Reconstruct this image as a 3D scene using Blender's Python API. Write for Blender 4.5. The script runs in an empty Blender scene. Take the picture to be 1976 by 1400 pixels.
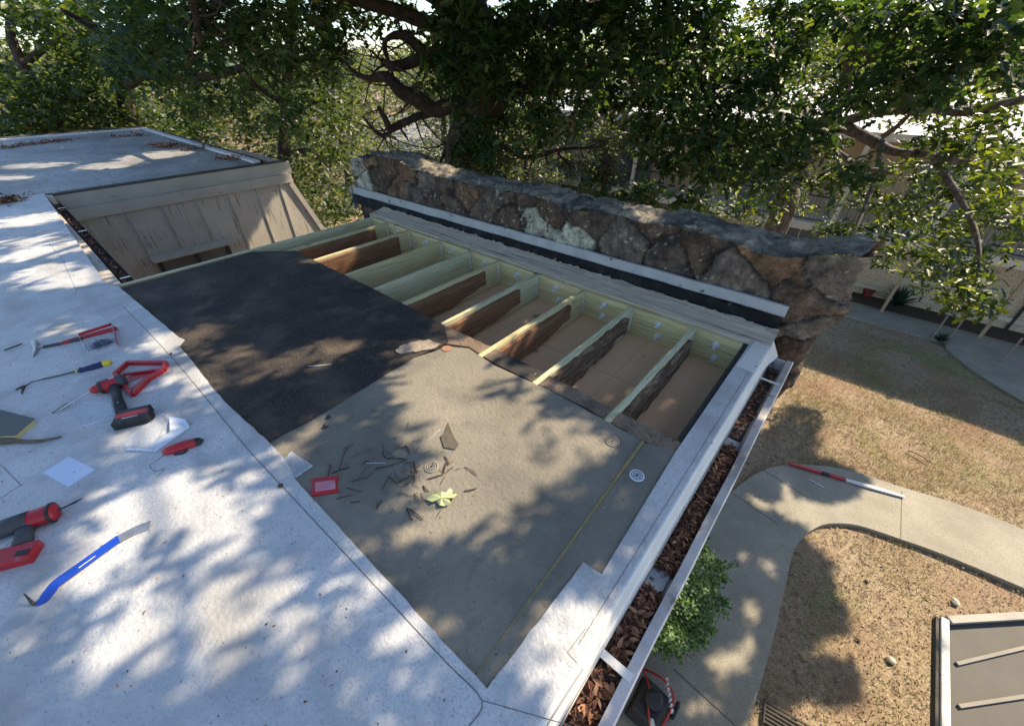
import bpy, bmesh, math, random
import numpy as np
from mathutils import Vector, Matrix, noise as mnoise
R = math.radians
random.seed(7); rng = np.random.default_rng(7)
scene = bpy.context.scene; COL = scene.collection

# ------------------------------------------------------------ camera, world, sun
F, CX, CY, HY, CH = 775., 988., 700., 125., 1.6       # focal length in photo pixels, centre, horizon row, eye height over the roof
PITCH = math.atan((CY-HY)/F); AZ = R(40.6)
cam_d = bpy.data.cameras.new('camera'); cam = bpy.data.objects.new('camera', cam_d); COL.objects.link(cam)
cam_d.sensor_width = 36; cam_d.lens = F/1976*36; cam_d.clip_start = 0.02; cam_d.clip_end = 3000
cam.location = (0, 0, CH); cam.rotation_euler = (R(90)-PITCH, 0, AZ); scene.camera = cam
SAZ, SEL = R(20), R(41.5)
SUN = np.array([math.cos(SEL)*math.sin(SAZ), math.cos(SEL)*math.cos(SAZ), math.sin(SEL)])
w = bpy.data.worlds.new('World'); scene.world = w; w.use_nodes = True
nt = w.node_tree; bg = nt.nodes['Background']; sk = nt.nodes.new('ShaderNodeTexSky')
sk.sky_type = 'NISHITA'; sk.sun_disc = False; sk.sun_elevation = SEL; sk.sun_rotation = SAZ; sk.dust_density = .6; sk.air_density = 1.0; sk.ozone_density = 2.0
nt.links.new(sk.outputs[0], bg.inputs[0]); bg.inputs[1].default_value = 0.145
sl = bpy.data.lights.new('sun', 'SUN'); so = bpy.data.objects.new('sun', sl); COL.objects.link(so)
sl.energy = 5.0; sl.angle = R(0.55); sl.color = (1, .84, .62)
so.rotation_euler = Vector(SUN).to_track_quat('Z', 'Y').to_euler()
scene.view_settings.view_transform = 'Standard'; scene.view_settings.look = 'None'
scene.view_settings.exposure = 0.92; scene.view_settings.gamma = 1
try:
    scene.cycles.max_bounces = 6; scene.cycles.transparent_max_bounces = 8
except Exception: pass

# ------------------------------------------------------------ survey helpers (photo pixel -> point in the place)
fh = np.array([-math.sin(AZ), math.cos(AZ), 0]); RT = np.array([math.cos(AZ), math.sin(AZ), 0]); ZZ = np.array([0, 0, 1.])
FW = fh*math.cos(PITCH)-ZZ*math.sin(PITCH); UP = np.cross(RT, FW); EYE = np.array([0, 0, CH])
def ray(px, py): return FW*F+RT*(px-CX)-UP*(py-CY)
def G(px, py, z=0.): r = ray(px, py); return EYE+r*((z-CH)/r[2])
def PY(px, py, y): r = ray(px, py); return EYE+r*(y/r[1])
def PX(px, py, x): r = ray(px, py); return EYE+r*(x/r[0])
def PD(px, py, d): r = ray(px, py); return EYE+r*(d/np.linalg.norm(r))
def proj(p):
    d = np.asarray(p, float)-EYE; k = d@FW
    return (CX+F*(d@RT)/k, CY-F*(d@UP)/k) if k > .05 else (-9999, -9999)
GZ = -6.3

# ------------------------------------------------------------ materials
def mat(name, cols, scale=5., detail=6., rough=.7, bump=0., bscale=None, stretch=(1, 1, 1), pos=None, metal=0., spots=None, trans=0., coat=0., distort=0., extra=None, rot=(0,0,0)):
    m = bpy.data.materials.new(name); m.use_nodes = True; n = m.node_tree.nodes; l = m.node_tree.links
    b = n['Principled BSDF']; b.inputs['Roughness'].default_value = rough; b.inputs['Metallic'].default_value = metal
    if coat: b.inputs['Coat Weight'].default_value = coat
    tc = n.new('ShaderNodeTexCoord'); mp = n.new('ShaderNodeMapping'); mp.inputs['Scale'].default_value = stretch; mp.inputs['Rotation'].default_value = rot
    l.new(tc.outputs['Object'], mp.inputs[0])
    if len(cols) == 1: cols = [tuple(c*.9 for c in cols[0]), tuple(min(1, c*1.08) for c in cols[0])]
    nz = n.new('ShaderNodeTexNoise'); nz.inputs['Scale'].default_value = scale; nz.inputs['Detail'].default_value = detail
    nz.inputs['Roughness'].default_value = .62; nz.inputs['Distortion'].default_value = distort; l.new(mp.outputs[0], nz.inputs[0])
    rp = n.new('ShaderNodeValToRGB'); e = rp.color_ramp.elements
    k = len(cols); pos = pos or [.32+.36*i/(k-1) for i in range(k)]
    e[0].position = pos[0]; e[0].color = (*cols[0], 1); e[1].position = pos[-1]; e[1].color = (*cols[-1], 1)
    for i in range(1, k-1): q = e.new(pos[i]); q.color = (*cols[i], 1)
    l.new(nz.outputs[0], rp.inputs[0]); out = rp.outputs[0]
    for sp in (spots or []):                      # (colour, scale, threshold, width, stretch)
        mp2 = n.new('ShaderNodeMapping'); mp2.inputs['Scale'].default_value = sp[4] if len(sp) > 4 else (1, 1, 1); l.new(tc.outputs['Object'], mp2.inputs[0])
        mp2.inputs['Location'].default_value = (sp[1]*.37, sp[2]*7, 1.3)
        n2 = n.new('ShaderNodeTexNoise'); n2.inputs['Scale'].default_value = sp[1]; n2.inputs['Detail'].default_value = 5; l.new(mp2.outputs[0], n2.inputs[0])
        mr = n.new('ShaderNodeMapRange'); mr.inputs[1].default_value = sp[2]; mr.inputs[2].default_value = sp[2]+sp[3]; l.new(n2.outputs[0], mr.inputs[0])
        mx = n.new('ShaderNodeMix'); mx.data_type = 'RGBA'; l.new(mr.outputs[0], mx.inputs[0]); l.new(out, mx.inputs[6]); mx.inputs[7].default_value = (*sp[0], 1); out = mx.outputs[2]
    l.new(out, b.inputs['Base Color'])
    if bump:
        bp = n.new('ShaderNodeBump'); bp.inputs['Strength'].default_value = bump; bp.inputs['Distance'].default_value = .01
        n3 = n.new('ShaderNodeTexNoise'); n3.inputs['Scale'].default_value = bscale or scale*4; n3.inputs['Detail'].default_value = 6; l.new(mp.outputs[0], n3.inputs[0])
        l.new(n3.outputs[0], bp.inputs['Height']); l.new(bp.outputs[0], b.inputs['Normal'])
    if trans: b.inputs['Transmission Weight'].default_value = trans; b.inputs['IOR'].default_value = 1.3
    return m

def leafmat(name, dark, mid, light, tr=.4, trcol=None, rough=.45):
    m = bpy.data.materials.new(name); m.use_nodes = True; n = m.node_tree.nodes; l = m.node_tree.links
    b = n['Principled BSDF']; b.inputs['Roughness'].default_value = rough
    at = n.new('ShaderNodeAttribute'); at.attribute_name = 'tint'
    rp = n.new('ShaderNodeValToRGB'); e = rp.color_ramp.elements; e[0].color = (*dark, 1); e[1].color = (*light, 1); q = e.new(.55); q.color = (*mid, 1)
    l.new(at.outputs['Fac'], rp.inputs[0]); l.new(rp.outputs[0], b.inputs['Base Color'])
    t = n.new('ShaderNodeBsdfTranslucent'); mx = n.new('ShaderNodeMix'); mx.data_type = 'RGBA'; mx.blend_type = 'MULTIPLY'; mx.inputs[0].default_value = 1
    mx.inputs[7].default_value = (*(trcol or (2.4, 2.3, .8)), 1); l.new(rp.outputs[0], mx.inputs[6]); l.new(mx.outputs[2], t.inputs[0])
    ms = n.new('ShaderNodeMixShader'); ms.inputs[0].default_value = tr; l.new(b.outputs[0], ms.inputs[1]); l.new(t.outputs[0], ms.inputs[2])
    l.new(ms.outputs[0], n['Material Output'].inputs[0]); return m

M = {}
M['membrane'] = mat('white_membrane', [(.44, .44, .44), (.53, .53, .52), (.62, .61, .595)], 1.1, 8, .55, .5, 60, spots=[((.38, .38, .38), 130, .54, .15), ((.34, .34, .345), 5, .48, .30), ((.34, .33, .31), 1.7, .52, .2, (1, 2, 1)), ((.30, .29, .27), 35, .62, .12, (1, 3.5, 1)), ((.16, .14, .11), 70, .72, .03)])
M['adj'] = mat('weathered_membrane', [(.22, .22, .215), (.31, .31, .30), (.42, .41, .395)], .8, 8, .6, .5, 40, spots=[((.15, .135, .12), 1.1, .55, .22, (.6, 1.6, 1)), ((.22, .21, .2), 7, .52, .2, (.6, 2, 1)), ((.08, .07, .06), 9, .68, .05)])
M['cover'] = mat('grey_cover_board', [(.155, .14, .11), (.21, .188, .145), (.265, .232, .18)], 1.6, 8, .85, .5, 50, spots=[((.11, .10, .08), 80, .62, .08), ((.12, .11, .09), 3.1, .50, .3), ((.33, .29, .2), 70, .68, .05), ((.13, .115, .09), 9, .60, .2)])
M['felt'] = mat('black_felt', [(.014, .012, .012), (.034, .027, .022), (.10, .074, .053)], 2.4, 9, .9, .8, 60, spots=[((.15, .11, .075), 4, .56, .25), ((.07, .055, .04), 60, .52, .2), ((.30, .24, .17), 140, .72, .03)])  # lighter brown patches put sunlit mottling into the felt colour
M['raw'] = mat('torn_board', [(.12, .085, .06), (.20, .14, .095), (.28, .20, .14)], 6, 9, .9, .3, 60, spots=[((.03, .026, .025), 1.6, .50, .10), ((.05, .045, .04), 70, .58, .08), ((.35, .27, .19), 30, .68, .05)])
def wood(name, a, b, c, knots=True, gr=1.0):
    sp = [((a[0]*.55, a[1]*.45, a[2]*.4), 3.1, .66, .05, (1, .5, 2.5))] if knots else []
    return mat(name, [a, b, c], 6, 7, .75, .35, 30, stretch=(9*gr, .5, 20*gr), spots=sp, distort=.9)
M['pt'] = wood('treated_lumber', (.36, .26, .11), (.58, .50, .27), (.66, .58, .36))
M['pt2'] = wood('green_treated_lumber', (.38, .33, .17), (.56, .53, .33), (.66, .63, .43))
M['ptx'] = mat('treated_ledger', [(.36, .26, .10), (.60, .49, .24), (.68, .57, .31)], 6, 7, .75, .35, 30, stretch=(.55, 7, 14), distort=.6, spots=[((.10, .11, .05), 5, .68, .03)])
M['old'] = wood('old_brown_lumber', (.09, .04, .02), (.19, .092, .045), (.30, .165, .085))
M['rot'] = mat('rotten_lumber', [(.03, .018, .010), (.15, .09, .05), (.40, .29, .19)], 6, 9, .9, 1., 40, stretch=(5, 1.2, 9), distort=.8)
M['weath'] = mat('weathered_grey_wood', [(.27, .21, .15), (.56, .45, .34), (.74, .62, .48)], 5, 10, .9, .5, 30, stretch=(.45, 22, 22), spots=[((.12, .10, .08), 5, .58, .12, (.3, 9, 9)), ((.75, .68, .58), 9, .62, .1, (.4, 8, 8))], distort=.2)
M['tar'] = mat('black_tar', [(.004, .004, .0035), (.009, .008, .007), (.03, .026, .022)], 8, 8, .92, 1., 30, spots=[((.16, .12, .08), 9, .70, .03)])
M['metal'] = mat('galvanised_flashing', [(.34, .36, .37), (.44, .45, .46)], 6, 6, .45, .1, 30, metal=.35, spots=[((.08, .08, .08), 14, .66, .04)])
M['edge'] = mat('white_drip_metal', [(.66, .64, .58), (.76, .74, .68)], 4, 6, .42, .05, 20, metal=0., spots=[((.22, .18, .14), 18, .66, .06)])
M['gut'] = mat('gutter_metal', [(.36, .32, .29), (.62, .57, .53), (.72, .67, .63)], 3, 7, .45, .1, 30, metal=.3, spots=[((.10, .07, .05), 9, .60, .12)])
M['gutin'] = mat('dirty_gutter_metal', [(.02, .02, .02), (.06, .055, .05), (.2, .19, .18)], 6, 8, .6, .4, 30)
M['sunlit_bed'] = mat('sunlit_gutter_bed', [(.30, .28, .25), (.55, .54, .52), (.68, .67, .65)], 14, 9, .7, .5, 40, spots=[((.10, .08, .06), 22, .56, .1)])  # pale colour paints sunlight onto the gutter bottom, dark spots are dirt
M['beige'] = mat('beige_painted_siding', [(.36, .32, .26), (.44, .395, .33), (.49, .45, .385)], 1.2, 6, .7, .15, 40, spots=[((.10, .08, .06), 6, .60, .14, (1, 5, .4)), ((.18, .15, .12), 18, .64, .1, (1, 3, .3))])
M['beige2'] = mat('beige_fascia', [(.36, .33, .28), (.44, .41, .35)], 2, 6, .65, .1, 30, spots=[((.12, .1, .08), 6, .66, .1, (1, .6, 2))])
M['dark'] = mat('dark_trim', [(.03, .027, .024), (.06, .052, .045)], 6, 6, .8)
M['shingle'] = mat('brown_shingle', [(.045, .038, .033), (.09, .075, .06), (.14, .12, .1)], 20, 8, .9, .6, 60)
M['ceil'] = mat('tan_ceiling_board', [(.72, .44, .25), (.78, .49, .285), (.82, .53, .32)], 1.5, 6, .85, .15, 40, spots=[((.28, .18, .12), 4, .68, .06)])
M['ceilseam'] = mat('joint_line', [(.55, .37, .25)], 4)
M['concrete'] = mat('concrete', [(.26, .235, .18), (.32, .29, .225), (.375, .34, .27)], 1.1, 10, .85, .8, 60, spots=[((.14, .12, .095), 60, .56, .1), ((.25, .23, .19), 2.3, .6, .2)])
M['joint'] = mat('joint_dark', [(.05, .045, .04)], 5)
M['bark'] = mat('oak_bark', [(.018, .011, .007), (.045, .030, .02), (.085, .06, .042)], 9, 8, .9, 1., 30, stretch=(1, 1, .25))
M['bark2'] = mat('pale_bark', [(.06, .045, .038), (.13, .10, .085), (.26, .21, .185)], 14, 8, .9, 1., 30, stretch=(1, 1, .5))
M['steel'] = mat('steel', [(.38, .38, .38), (.5, .5, .5)], 20, 4, .35, metal=.8)
M['zinc'] = mat('zinc_plated_steel', [(.62, .64, .66), (.74, .76, .78)], 30, 4, .35, metal=.15)
M['red'] = mat('red_plastic', [(.36, .010, .016), (.50, .018, .024)], 5, 6, .45, .1, 60, coat=.1, spots=[((.42, .16, .15), 18, .62, .2)])
M['black'] = mat('black_rubber', [(.012, .012, .014), (.026, .026, .027)], 20, 6, .55, .2, 90, spots=[((.10, .09, .085), 30, .62, .15)])
M['grey'] = mat('grey_rubber', [(.045, .047, .05), (.06, .062, .066)], 20, 4, .6)
M['blue'] = mat('blue_paint', [(.006, .045, .34), (.01, .065, .44)], 6, 5, .4, coat=.2, spots=[((.2, .22, .25), 40, .7, .03)])
M['navy'] = mat('navy_handle', [(.008, .014, .06), (.014, .022, .09)], 6, 4, .4)
M['yellow'] = mat('yellow_plastic', [(.65, .48, .03), (.75, .56, .05)], 6, 4, .45)
M['white'] = mat('white_plastic', [(.62, .66, .72), (.70, .74, .80)], 5, 4, .4)
M['paper'] = mat('white_sheet', [(.55, .62, .78), (.60, .67, .82)], 4, 4, .5)
M['foam'] = mat('yellow_foam', [(.50, .42, .17), (.62, .53, .25)], 30, 6, .9, .5, 90)
M['bark3'] = mat('stick_wood', [(.09, .065, .045), (.2, .155, .11)], 20, 8, .9, .8, 60, stretch=(1, 3, 1))
M['twig'] = mat('brown_twig', [(.05, .028, .018), (.10, .055, .035)], 20, 6, .85)
M['rustdisc'] = mat('rusty_disc', [(.26, .13, .08), (.40, .2, .13)], 30, 6, .8)
M['terracotta'] = mat('red_pot', [(.2, .03, .03), (.3, .05, .045)], 5, 4, .6)
M['glass'] = mat('window_glass', [(.10, .11, .13), (.16, .17, .2)], 1.5, 3, .15)
M['brick'] = mat('tan_brick_wall', [(.52, .39, .26), (.64, .51, .36), (.72, .59, .44)], 12, 8, .9, .6, 40, spots=[((.2, .13, .09), 30, .58, .08)])
M['tan'] = mat('tan_board_wall', [(.36, .26, .16), (.46, .34, .22)], 3, 6, .8, .2, 30, stretch=(6, 1, .3))
M['cream'] = mat('cream_trim', [(.56, .49, .38), (.66, .58, .46)], 3, 6, .7, .1, 30)
M['wroof'] = mat('pale_roof', [(.62, .60, .57), (.74, .72, .69)], 2, 6, .6, .1, 20)
M['handrail'] = mat('handrail_metal', [(.25, .2, .16), (.33, .27, .22)], 5, 4, .5)
M['panel'] = mat('shaded_grey_panel', [(.06, .053, .04), (.08, .07, .054)], 2, 6, .7, .1, 20)  # colour darkened to carry the shade that falls on the recessed sheet
M['capw'] = mat('pale_cap', [(.66, .62, .50), (.78, .74, .62)], 6, 6, .7, .2, 30, spots=[((.2, .2, .17), 30, .62, .08)])
M['railgrey'] = mat('grey_beige_rail', [(.22, .20, .165), (.29, .265, .22)], 5, 6, .6)
M['rock'] = mat('pale_stone', [(.4, .36, .28), (.6, .55, .44)], 9, 6, .85, .5, 30)
def clear_plastic():
    m = bpy.data.materials.new('clear_plastic'); m.use_nodes = True; n = m.node_tree.nodes; l = m.node_tree.links
    b = n['Principled BSDF']; b.inputs['Base Color'].default_value = (.72, .78, .86, 1); b.inputs['Roughness'].default_value = .12; b.inputs['Alpha'].default_value = .22
    return m
M['clear'] = clear_plastic()

# ------------------------------------------------------------ object helpers
def put(o, label, cat, group=None, kind=None):
    if label: o['label'] = label
    if cat: o['category'] = cat
    if group: o['group'] = group
    if kind: o['kind'] = kind
    return o
def thing(name, loc, label, cat, group=None):
    o = bpy.data.objects.new(name, None); COL.objects.link(o); o.location = loc; o.empty_display_size = .1
    bpy.context.view_layer.update()
    return put(o, label, cat, group)
def link(name, me, m, parent=None, smooth=False):
    o = bpy.data.objects.new(name, me); COL.objects.link(o)
    if m:
        for q in (m if isinstance(m, (list, tuple)) else [m]): me.materials.append(q)
    if smooth: me.shade_smooth()
    if parent:
        o.parent = parent
        bpy.context.view_layer.update(); o.matrix_parent_inverse = parent.matrix_world.inverted()
    return o
class MB:
    def __init__(s): s.v = []; s.f = []; s.mi = []
    def add(s, v, f, mi=0):
        k = len(s.v); s.v += [tuple(map(float, q)) for q in v]; s.f += [tuple(k+i for i in q) for q in f]; s.mi += [mi]*len(f); return s
    def box(s, x0, x1, y0, y1, z0, z1, mi=0):
        return s.add([(x0,y0,z0),(x1,y0,z0),(x1,y1,z0),(x0,y1,z0),(x0,y0,z1),(x1,y0,z1),(x1,y1,z1),(x0,y1,z1)], [(3,2,1,0),(4,5,6,7),(0,1,5,4),(1,2,6,5),(2,3,7,6),(3,0,4,7)], mi)
    def prism(s, poly, z0, z1, mi=0):
        a = sum(poly[i][0]*poly[(i+1)%len(poly)][1]-poly[(i+1)%len(poly)][0]*poly[i][1] for i in range(len(poly)))
        if a < 0: poly = poly[::-1]
        n = len(poly); v = [(p[0], p[1], z0) for p in poly]+[(p[0], p[1], z1) for p in poly]
        return s.add(v, [tuple(range(n))[::-1], tuple(range(n, 2*n))]+[(i, (i+1)%n, n+(i+1)%n, n+i) for i in range(n)], mi)
    def bar(s, a, b, w, h, up=(0,0,1), mi=0, w2=None, h2=None):
        a = Vector(a); b = Vector(b); d = (b-a).normalized(); u = Vector(up); x = d.cross(u).normalized(); u = x.cross(d)
        w2 = w if w2 is None else w2; h2 = h if h2 is None else h2; v = []
        for p, ww, hh in ((a, w, h), (b, w2, h2)):
            for sx, su in ((-1,-1),(1,-1),(1,1),(-1,1)): v.append(p+x*sx*ww/2+u*su*hh/2)
        return s.add(v, [(0,1,2,3),(7,6,5,4),(0,4,5,1),(1,5,6,2),(2,6,7,3),(3,7,4,0)], mi)
    def tube(s, pts, rad, n=10, mi=0, flat=1.0, up=(0,0,1), cap=True):
        pts = [Vector(p) for p in pts]; rad = rad if isinstance(rad, (list, tuple)) else [rad]*len(pts); k = len(s.v); prev = None
        for i, p in enumerate(pts):
            d = (pts[min(i+1, len(pts)-1)]-pts[max(i-1, 0)]).normalized()
            if prev is None:
                x = d.cross(Vector(up)); x = x if x.length > 1e-4 else d.cross(Vector((1, 0, 0)))
            else: x = prev-d*prev.dot(d)
            x.normalize(); prev = x; y = d.cross(x)
            for j in range(n):
                a = 2*math.pi*j/n; s.v.append(tuple(p+(x*math.cos(a)+y*math.sin(a)*flat)*rad[i]))
        for i in range(len(pts)-1):
            for j in range(n):
                s.f.append((k+i*n+j, k+i*n+(j+1)%n, k+(i+1)*n+(j+1)%n, k+(i+1)*n+j)); s.mi.append(mi)
        if cap:
            s.f.append(tuple(k+j for j in range(n))[::-1]); s.f.append(tuple(k+(len(pts)-1)*n+j for j in range(n))); s.mi += [mi, mi]
        return s
    def sheet(s, poly, mi=0): return s.add(poly, [tuple(range(len(poly)))], mi)
    def build(s, name, m, parent=None, smooth=False, bevel=0, seg=2):
        me = bpy.data.meshes.new(name); me.from_pydata(s.v, [], s.f); me.update()
        if len(s.f) < 3000:
            bm = bmesh.new(); bm.from_mesh(me); bmesh.ops.recalc_face_normals(bm, faces=bm.faces) if not getattr(s, 'open', False) else None; bm.to_mesh(me); bm.free()
        o = link(name, me, m, parent, smooth)
        if isinstance(m, (list, tuple)): me.polygons.foreach_set('material_index', s.mi)
        if bevel:
            b = o.modifiers.new('bevel', 'BEVEL'); b.width = bevel; b.segments = seg; b.limit_method = 'ANGLE'
        return o
def smoothpath(pts, n=6):
    pts = [Vector(p) for p in pts]; out = []
    for i in range(len(pts)-1):
        a = pts[max(i-1, 0)]; b = pts[i]; c = pts[i+1]; d = pts[min(i+2, len(pts)-1)]
        for j in range(n):
            t = j/n; out.append(.5*((2*b)+(c-a)*t+(2*a-5*b+4*c-d)*t*t+(3*b-3*c+d-a)*t**3))
    out.append(pts[-1]); return out
def rough_line(pts, step=.03, amp=.004):
    out = []
    for i in range(len(pts)-1):
        a = np.array(pts[i][:2]); b = np.array(pts[i+1][:2]); L = np.linalg.norm(b-a); n = max(1, int(L/step)); nn = np.array([-(b-a)[1], (b-a)[0]])/max(L, 1e-6)
        for j in range(n): out.append(a+(b-a)*j/n+nn*(rng.normal()*amp if 0 < j else 0))
    out.append(np.array(pts[-1][:2])); return out

# ------------------------------------------------------------ leaves
LEAF_A = np.array([(0,0,0),(.10,.10,.02),(.20,.28,.05),(.09,.38,.03),(.27,.58,.06),(.10,.68,.03),(.15,.86,.03),(0,1.,-.06),(0,.5,0)])
def leaf_template(kind):
    if kind == 'oak':
        L = LEAF_A.copy(); Rr = L.copy(); Rr[:, 0] *= -1
        v = np.vstack([L, Rr[1:7]]); f = [(0,1,2,3,8), (8,3,4,5,6,7), (0,8,11,10,9), (8,7,14,13,12,11)]
        return v, f
    if kind == 'curl': return np.array([(0,0,0),(.16,.3,.10),(.14,.7,.14),(0,1,.02),(-.16,.3,.10),(-.14,.7,.14),(0,.5,-.03)]), [(0,1,6),(1,2,6),(2,3,6),(3,5,6),(5,4,6),(4,0,6)]
    v = np.array([(0,0,0),(.26,.45,.07),(0,1,-.04),(-.26,.45,.07)]); return v, [(0,1,2),(0,2,3)]
def leaf_mesh(name, pos, size, m, parent=None, kind='oak', up_bias=.6, droop=.3, label=None, tint=None):
    n = len(pos); T, fs = leaf_template(kind); size = np.broadcast_to(size, (n,)).reshape(n, 1)
    nr = rng.normal(size=(n, 3)); nr /= np.linalg.norm(nr, axis=1)[:, None]; nr[:, 2] = np.abs(nr[:, 2])+up_bias; nr /= np.linalg.norm(nr, axis=1)[:, None]
    d = rng.normal(size=(n, 3)); d[:, 2] -= droop; d -= nr*(d*nr).sum(1)[:, None]; d /= np.linalg.norm(d, axis=1)[:, None]
    x = np.cross(d, nr)
    V = pos[:, None, :]+size[:, :, None]*(T[None, :, 0:1]*x[:, None, :]+T[None, :, 1:2]*d[:, None, :]+T[None, :, 2:3]*nr[:, None, :])
    k = len(T); V = V.reshape(-1, 3)
    lens = np.array([len(f) for f in fs]); loops = np.concatenate([np.array(f) for f in fs])
    LI = (loops[None, :]+(np.arange(n)*k)[:, None]).ravel(); ls = np.tile(lens, n); st = np.concatenate([[0], np.cumsum(ls)[:-1]])
    me = bpy.data.meshes.new(name); me.vertices.add(len(V)); me.vertices.foreach_set('co', V.ravel().astype(np.float32))
    me.loops.add(len(LI)); me.loops.foreach_set('vertex_index', LI.astype(np.int32)); me.polygons.add(len(ls))
    me.polygons.foreach_set('loop_start', st.astype(np.int32)); me.polygons.foreach_set('loop_total', ls.astype(np.int32)); me.update(calc_edges=True)
    a = me.attributes.new('tint', 'FLOAT', 'POINT'); t = tint if tint is not None else rng.random(n)
    a.data.foreach_set('value', np.repeat(t, k).astype(np.float32))
    return link(name, me, m, parent)
def clumps(centres, rad, per, flat=.75):
    c = np.repeat(np.asarray(centres), per, axis=0); n = len(c); r = np.repeat(np.broadcast_to(rad, (len(centres),)), per)
    o = rng.normal(size=(n, 3)); o /= np.linalg.norm(o, axis=1)[:, None]; o *= (rng.random(n)**.45)[:, None]*r[:, None]; o[:, 2] *= flat
    return c+o

# ------------------------------------------------------------ setting: ground, paths
LG = mat('dry_lawn', [(.17, .125, .075), (.27, .205, .125), (.34, .265, .165), (.43, .35, .235)], 9, 10, .95, .9, 30, pos=[.3, .45, .58, .72],
         spots=[((.22, .20, .085), .55, .52, .15), ((.13, .085, .055), 7, .56, .12), ((.10, .07, .045), 22, .60, .07), ((.50, .42, .29), 33, .60, .06), ((.27, .175, .11), .9, .46, .2)])
gm = MB(); n = 60
xs = np.concatenate([np.linspace(-900, -60, 8), np.linspace(-50, 50, 51), np.linspace(60, 900, 8)]); ys = xs
vv = [(x, y, GZ+(0.02*math.sin(x*1.7)*math.cos(y*1.3) if abs(x) < 55 and abs(y) < 55 else 0)-.03) for y in ys for x in xs]; nx = len(xs)
gm.add(vv, [(j*nx+i, j*nx+i+1, (j+1)*nx+i+1, (j+1)*nx+i) for j in range(len(ys)-1) for i in range(nx-1)])
gm.open = True
put(gm.build('ground', LG, smooth=True), 'dry straw coloured lawn and bare earth round the buildings', 'ground', kind='structure')
def g(px, py, z=GZ): return G(px, py, z)
outer = [(2150, 1105), (1976, 1027), (1847, 977), (1745, 946), (1636, 911), (1580, 902), (1530, 899), (1480, 908), (1445, 925), (1400, 960)]
inner = [(1440, 1400), (1465, 1320), (1490, 1230), (1510, 1145), (1527, 1071), (1547, 1040), (1576, 1019), (1605, 1013), (1653, 1017), (1733, 1043), (1819, 1074), (1976, 1140), (2150, 1215)]
po = [tuple(g(*p)[:2]) for p in outer]; pi_ = [tuple(g(*p)[:2]) for p in inner]
path_poly = [tuple(v[:2]) for v in smoothpath([(a, b, 0) for a, b in po], 5)]+[(.05, 6.2), (.05, -1.5), (1.25, -1.5), (1.15, .2)]+[tuple(v[:2]) for v in smoothpath([(a, b, 0) for a, b in pi_], 5)]
put(MB().prism(path_poly, GZ-.12, GZ+.08).build('path', M['concrete']), 'curving concrete path beside the building', 'path', kind='structure')
jm = MB()
for a, b in [((1740, 948), (1738, 1041)), ((1398, 940), (1500, 1010)), ((1300, 1290), (1420, 1400)), ((1470, 905), (1560, 960))]:
    A = g(*a, GZ+.081); B = g(*b, GZ+.081); jm.bar(A, B, .012, .006)
put(jm.build('path_joint', M['joint']), 'dark joint lines cut across the concrete path', 'joint', kind='structure')
p2 = [g(*p)[:2] for p in [(1820, 657), (1835, 680), (1870, 712), (1920, 745), (1985, 783), (2150, 880), (2200, 700), (1976, 660), (1944, 650)]]
p2 = [tuple(q) for q in p2]
put(MB().prism([(-9, 18.9), (3.9, 18.9), (3.95, 18.4)]+p2[2:6]+[(13, 16.2), (13, 20.4), (-9, 20.4)], GZ-.1, GZ+.04).build('sidewalk', M['concrete']), 'concrete walk along the neighbouring building', 'walkway', kind='structure')
put(MB().prism([(-9, 20.42), (13, 20.42), (13, 21.5), (-9, 21.5)], GZ-.02, GZ+.06).build('planting_bed', mat('mulch', [(.03, .022, .015), (.07, .05, .035), (.12, .09, .06)], 20, 8, .95, 1, 60)), 'dark mulched strip against the neighbouring building', 'bed', kind='structure')
put(MB().prism([(-70, 30), (-16, 30), (-12, 62), (-80, 62)], GZ-.02, GZ+.03).build('parking_lot', mat('pale_paving', [(.26, .25, .24), (.4, .39, .37)], .5, 8, .85)), 'pale paved lot far behind the trees', 'pavement', kind='structure')
hm = MB(); HN = 60
for k in range(HN+1):
    a = R(-60+k*200/HN)
    for rr, hh in ((260, -8), (420, 1), (520, 9+6*mnoise.noise(Vector((k*.35, 0, 0)))), (700, -8)):
        hm.v.append((-rr*math.sin(a), rr*math.cos(a), hh))
for k in range(HN):
    for j in range(3): hm.f.append((k*4+j, k*4+j+1, k*4+j+5, k*4+j+4)); hm.mi.append(0)
put(hm.build('hills', mat('far_woods', [(.03, .05, .025), (.06, .09, .04), (.11, .14, .06)], .05, 10, .95), smooth=True), 'low wooded hills on the horizon', 'hills', kind='structure')

# ------------------------------------------------------------ the building with the opened roof
B = thing('building', (-3, -1, GZ), 'building with a partly opened flat roof, new joists showing beside the stone wall', 'building')
# membrane field: reaches behind the camera, its cut edge runs along the cover board
cut = [G(*p)[:2] for p in [(205, 548), (232, 556), (272, 590), (318, 628), (345, 652), (357, 657), (347, 668), (375, 702), (413, 752), (440, 782), (520, 855), (548, 884), (575, 932), (940, 1330)]]
cut = rough_line(cut, .05, .0015)
curb_in = [G(*p)[:2] for p in [(1125, 1087), (1160, 1110), (1320, 862)]]
memb = [(-9.7, -5), (-9.7, .26)]+[tuple(p) for p in cut]+[tuple(p) for p in rough_line([cut[-1]]+curb_in[:2], .04, .002)]+[(-.262, 1.6), (-.262, 3.02), (-.148, 3.02), (-.148, -5)]
MB().prism(memb, -.006, .0118).build('membrane_roof', M['membrane'], B)
MB().prism([(-9.7, -5), (-9.7, .255), (-18.1, .255), (-18.1, -5)], -.006, .008).build('rear_membrane', M['adj'], B)
sm = MB()
for off in (0,):
    P = [G(*p, .0125) for p in [(238, 592), (300, 655), (360, 722), (420, 795), (480, 868), (545, 938), (640, 1040), (760, 1168), (860, 1276), (930, 1350), (905, 1400)]]
    sm.tube(smoothpath(P, 4), .0022, 5, flat=.6)
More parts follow.
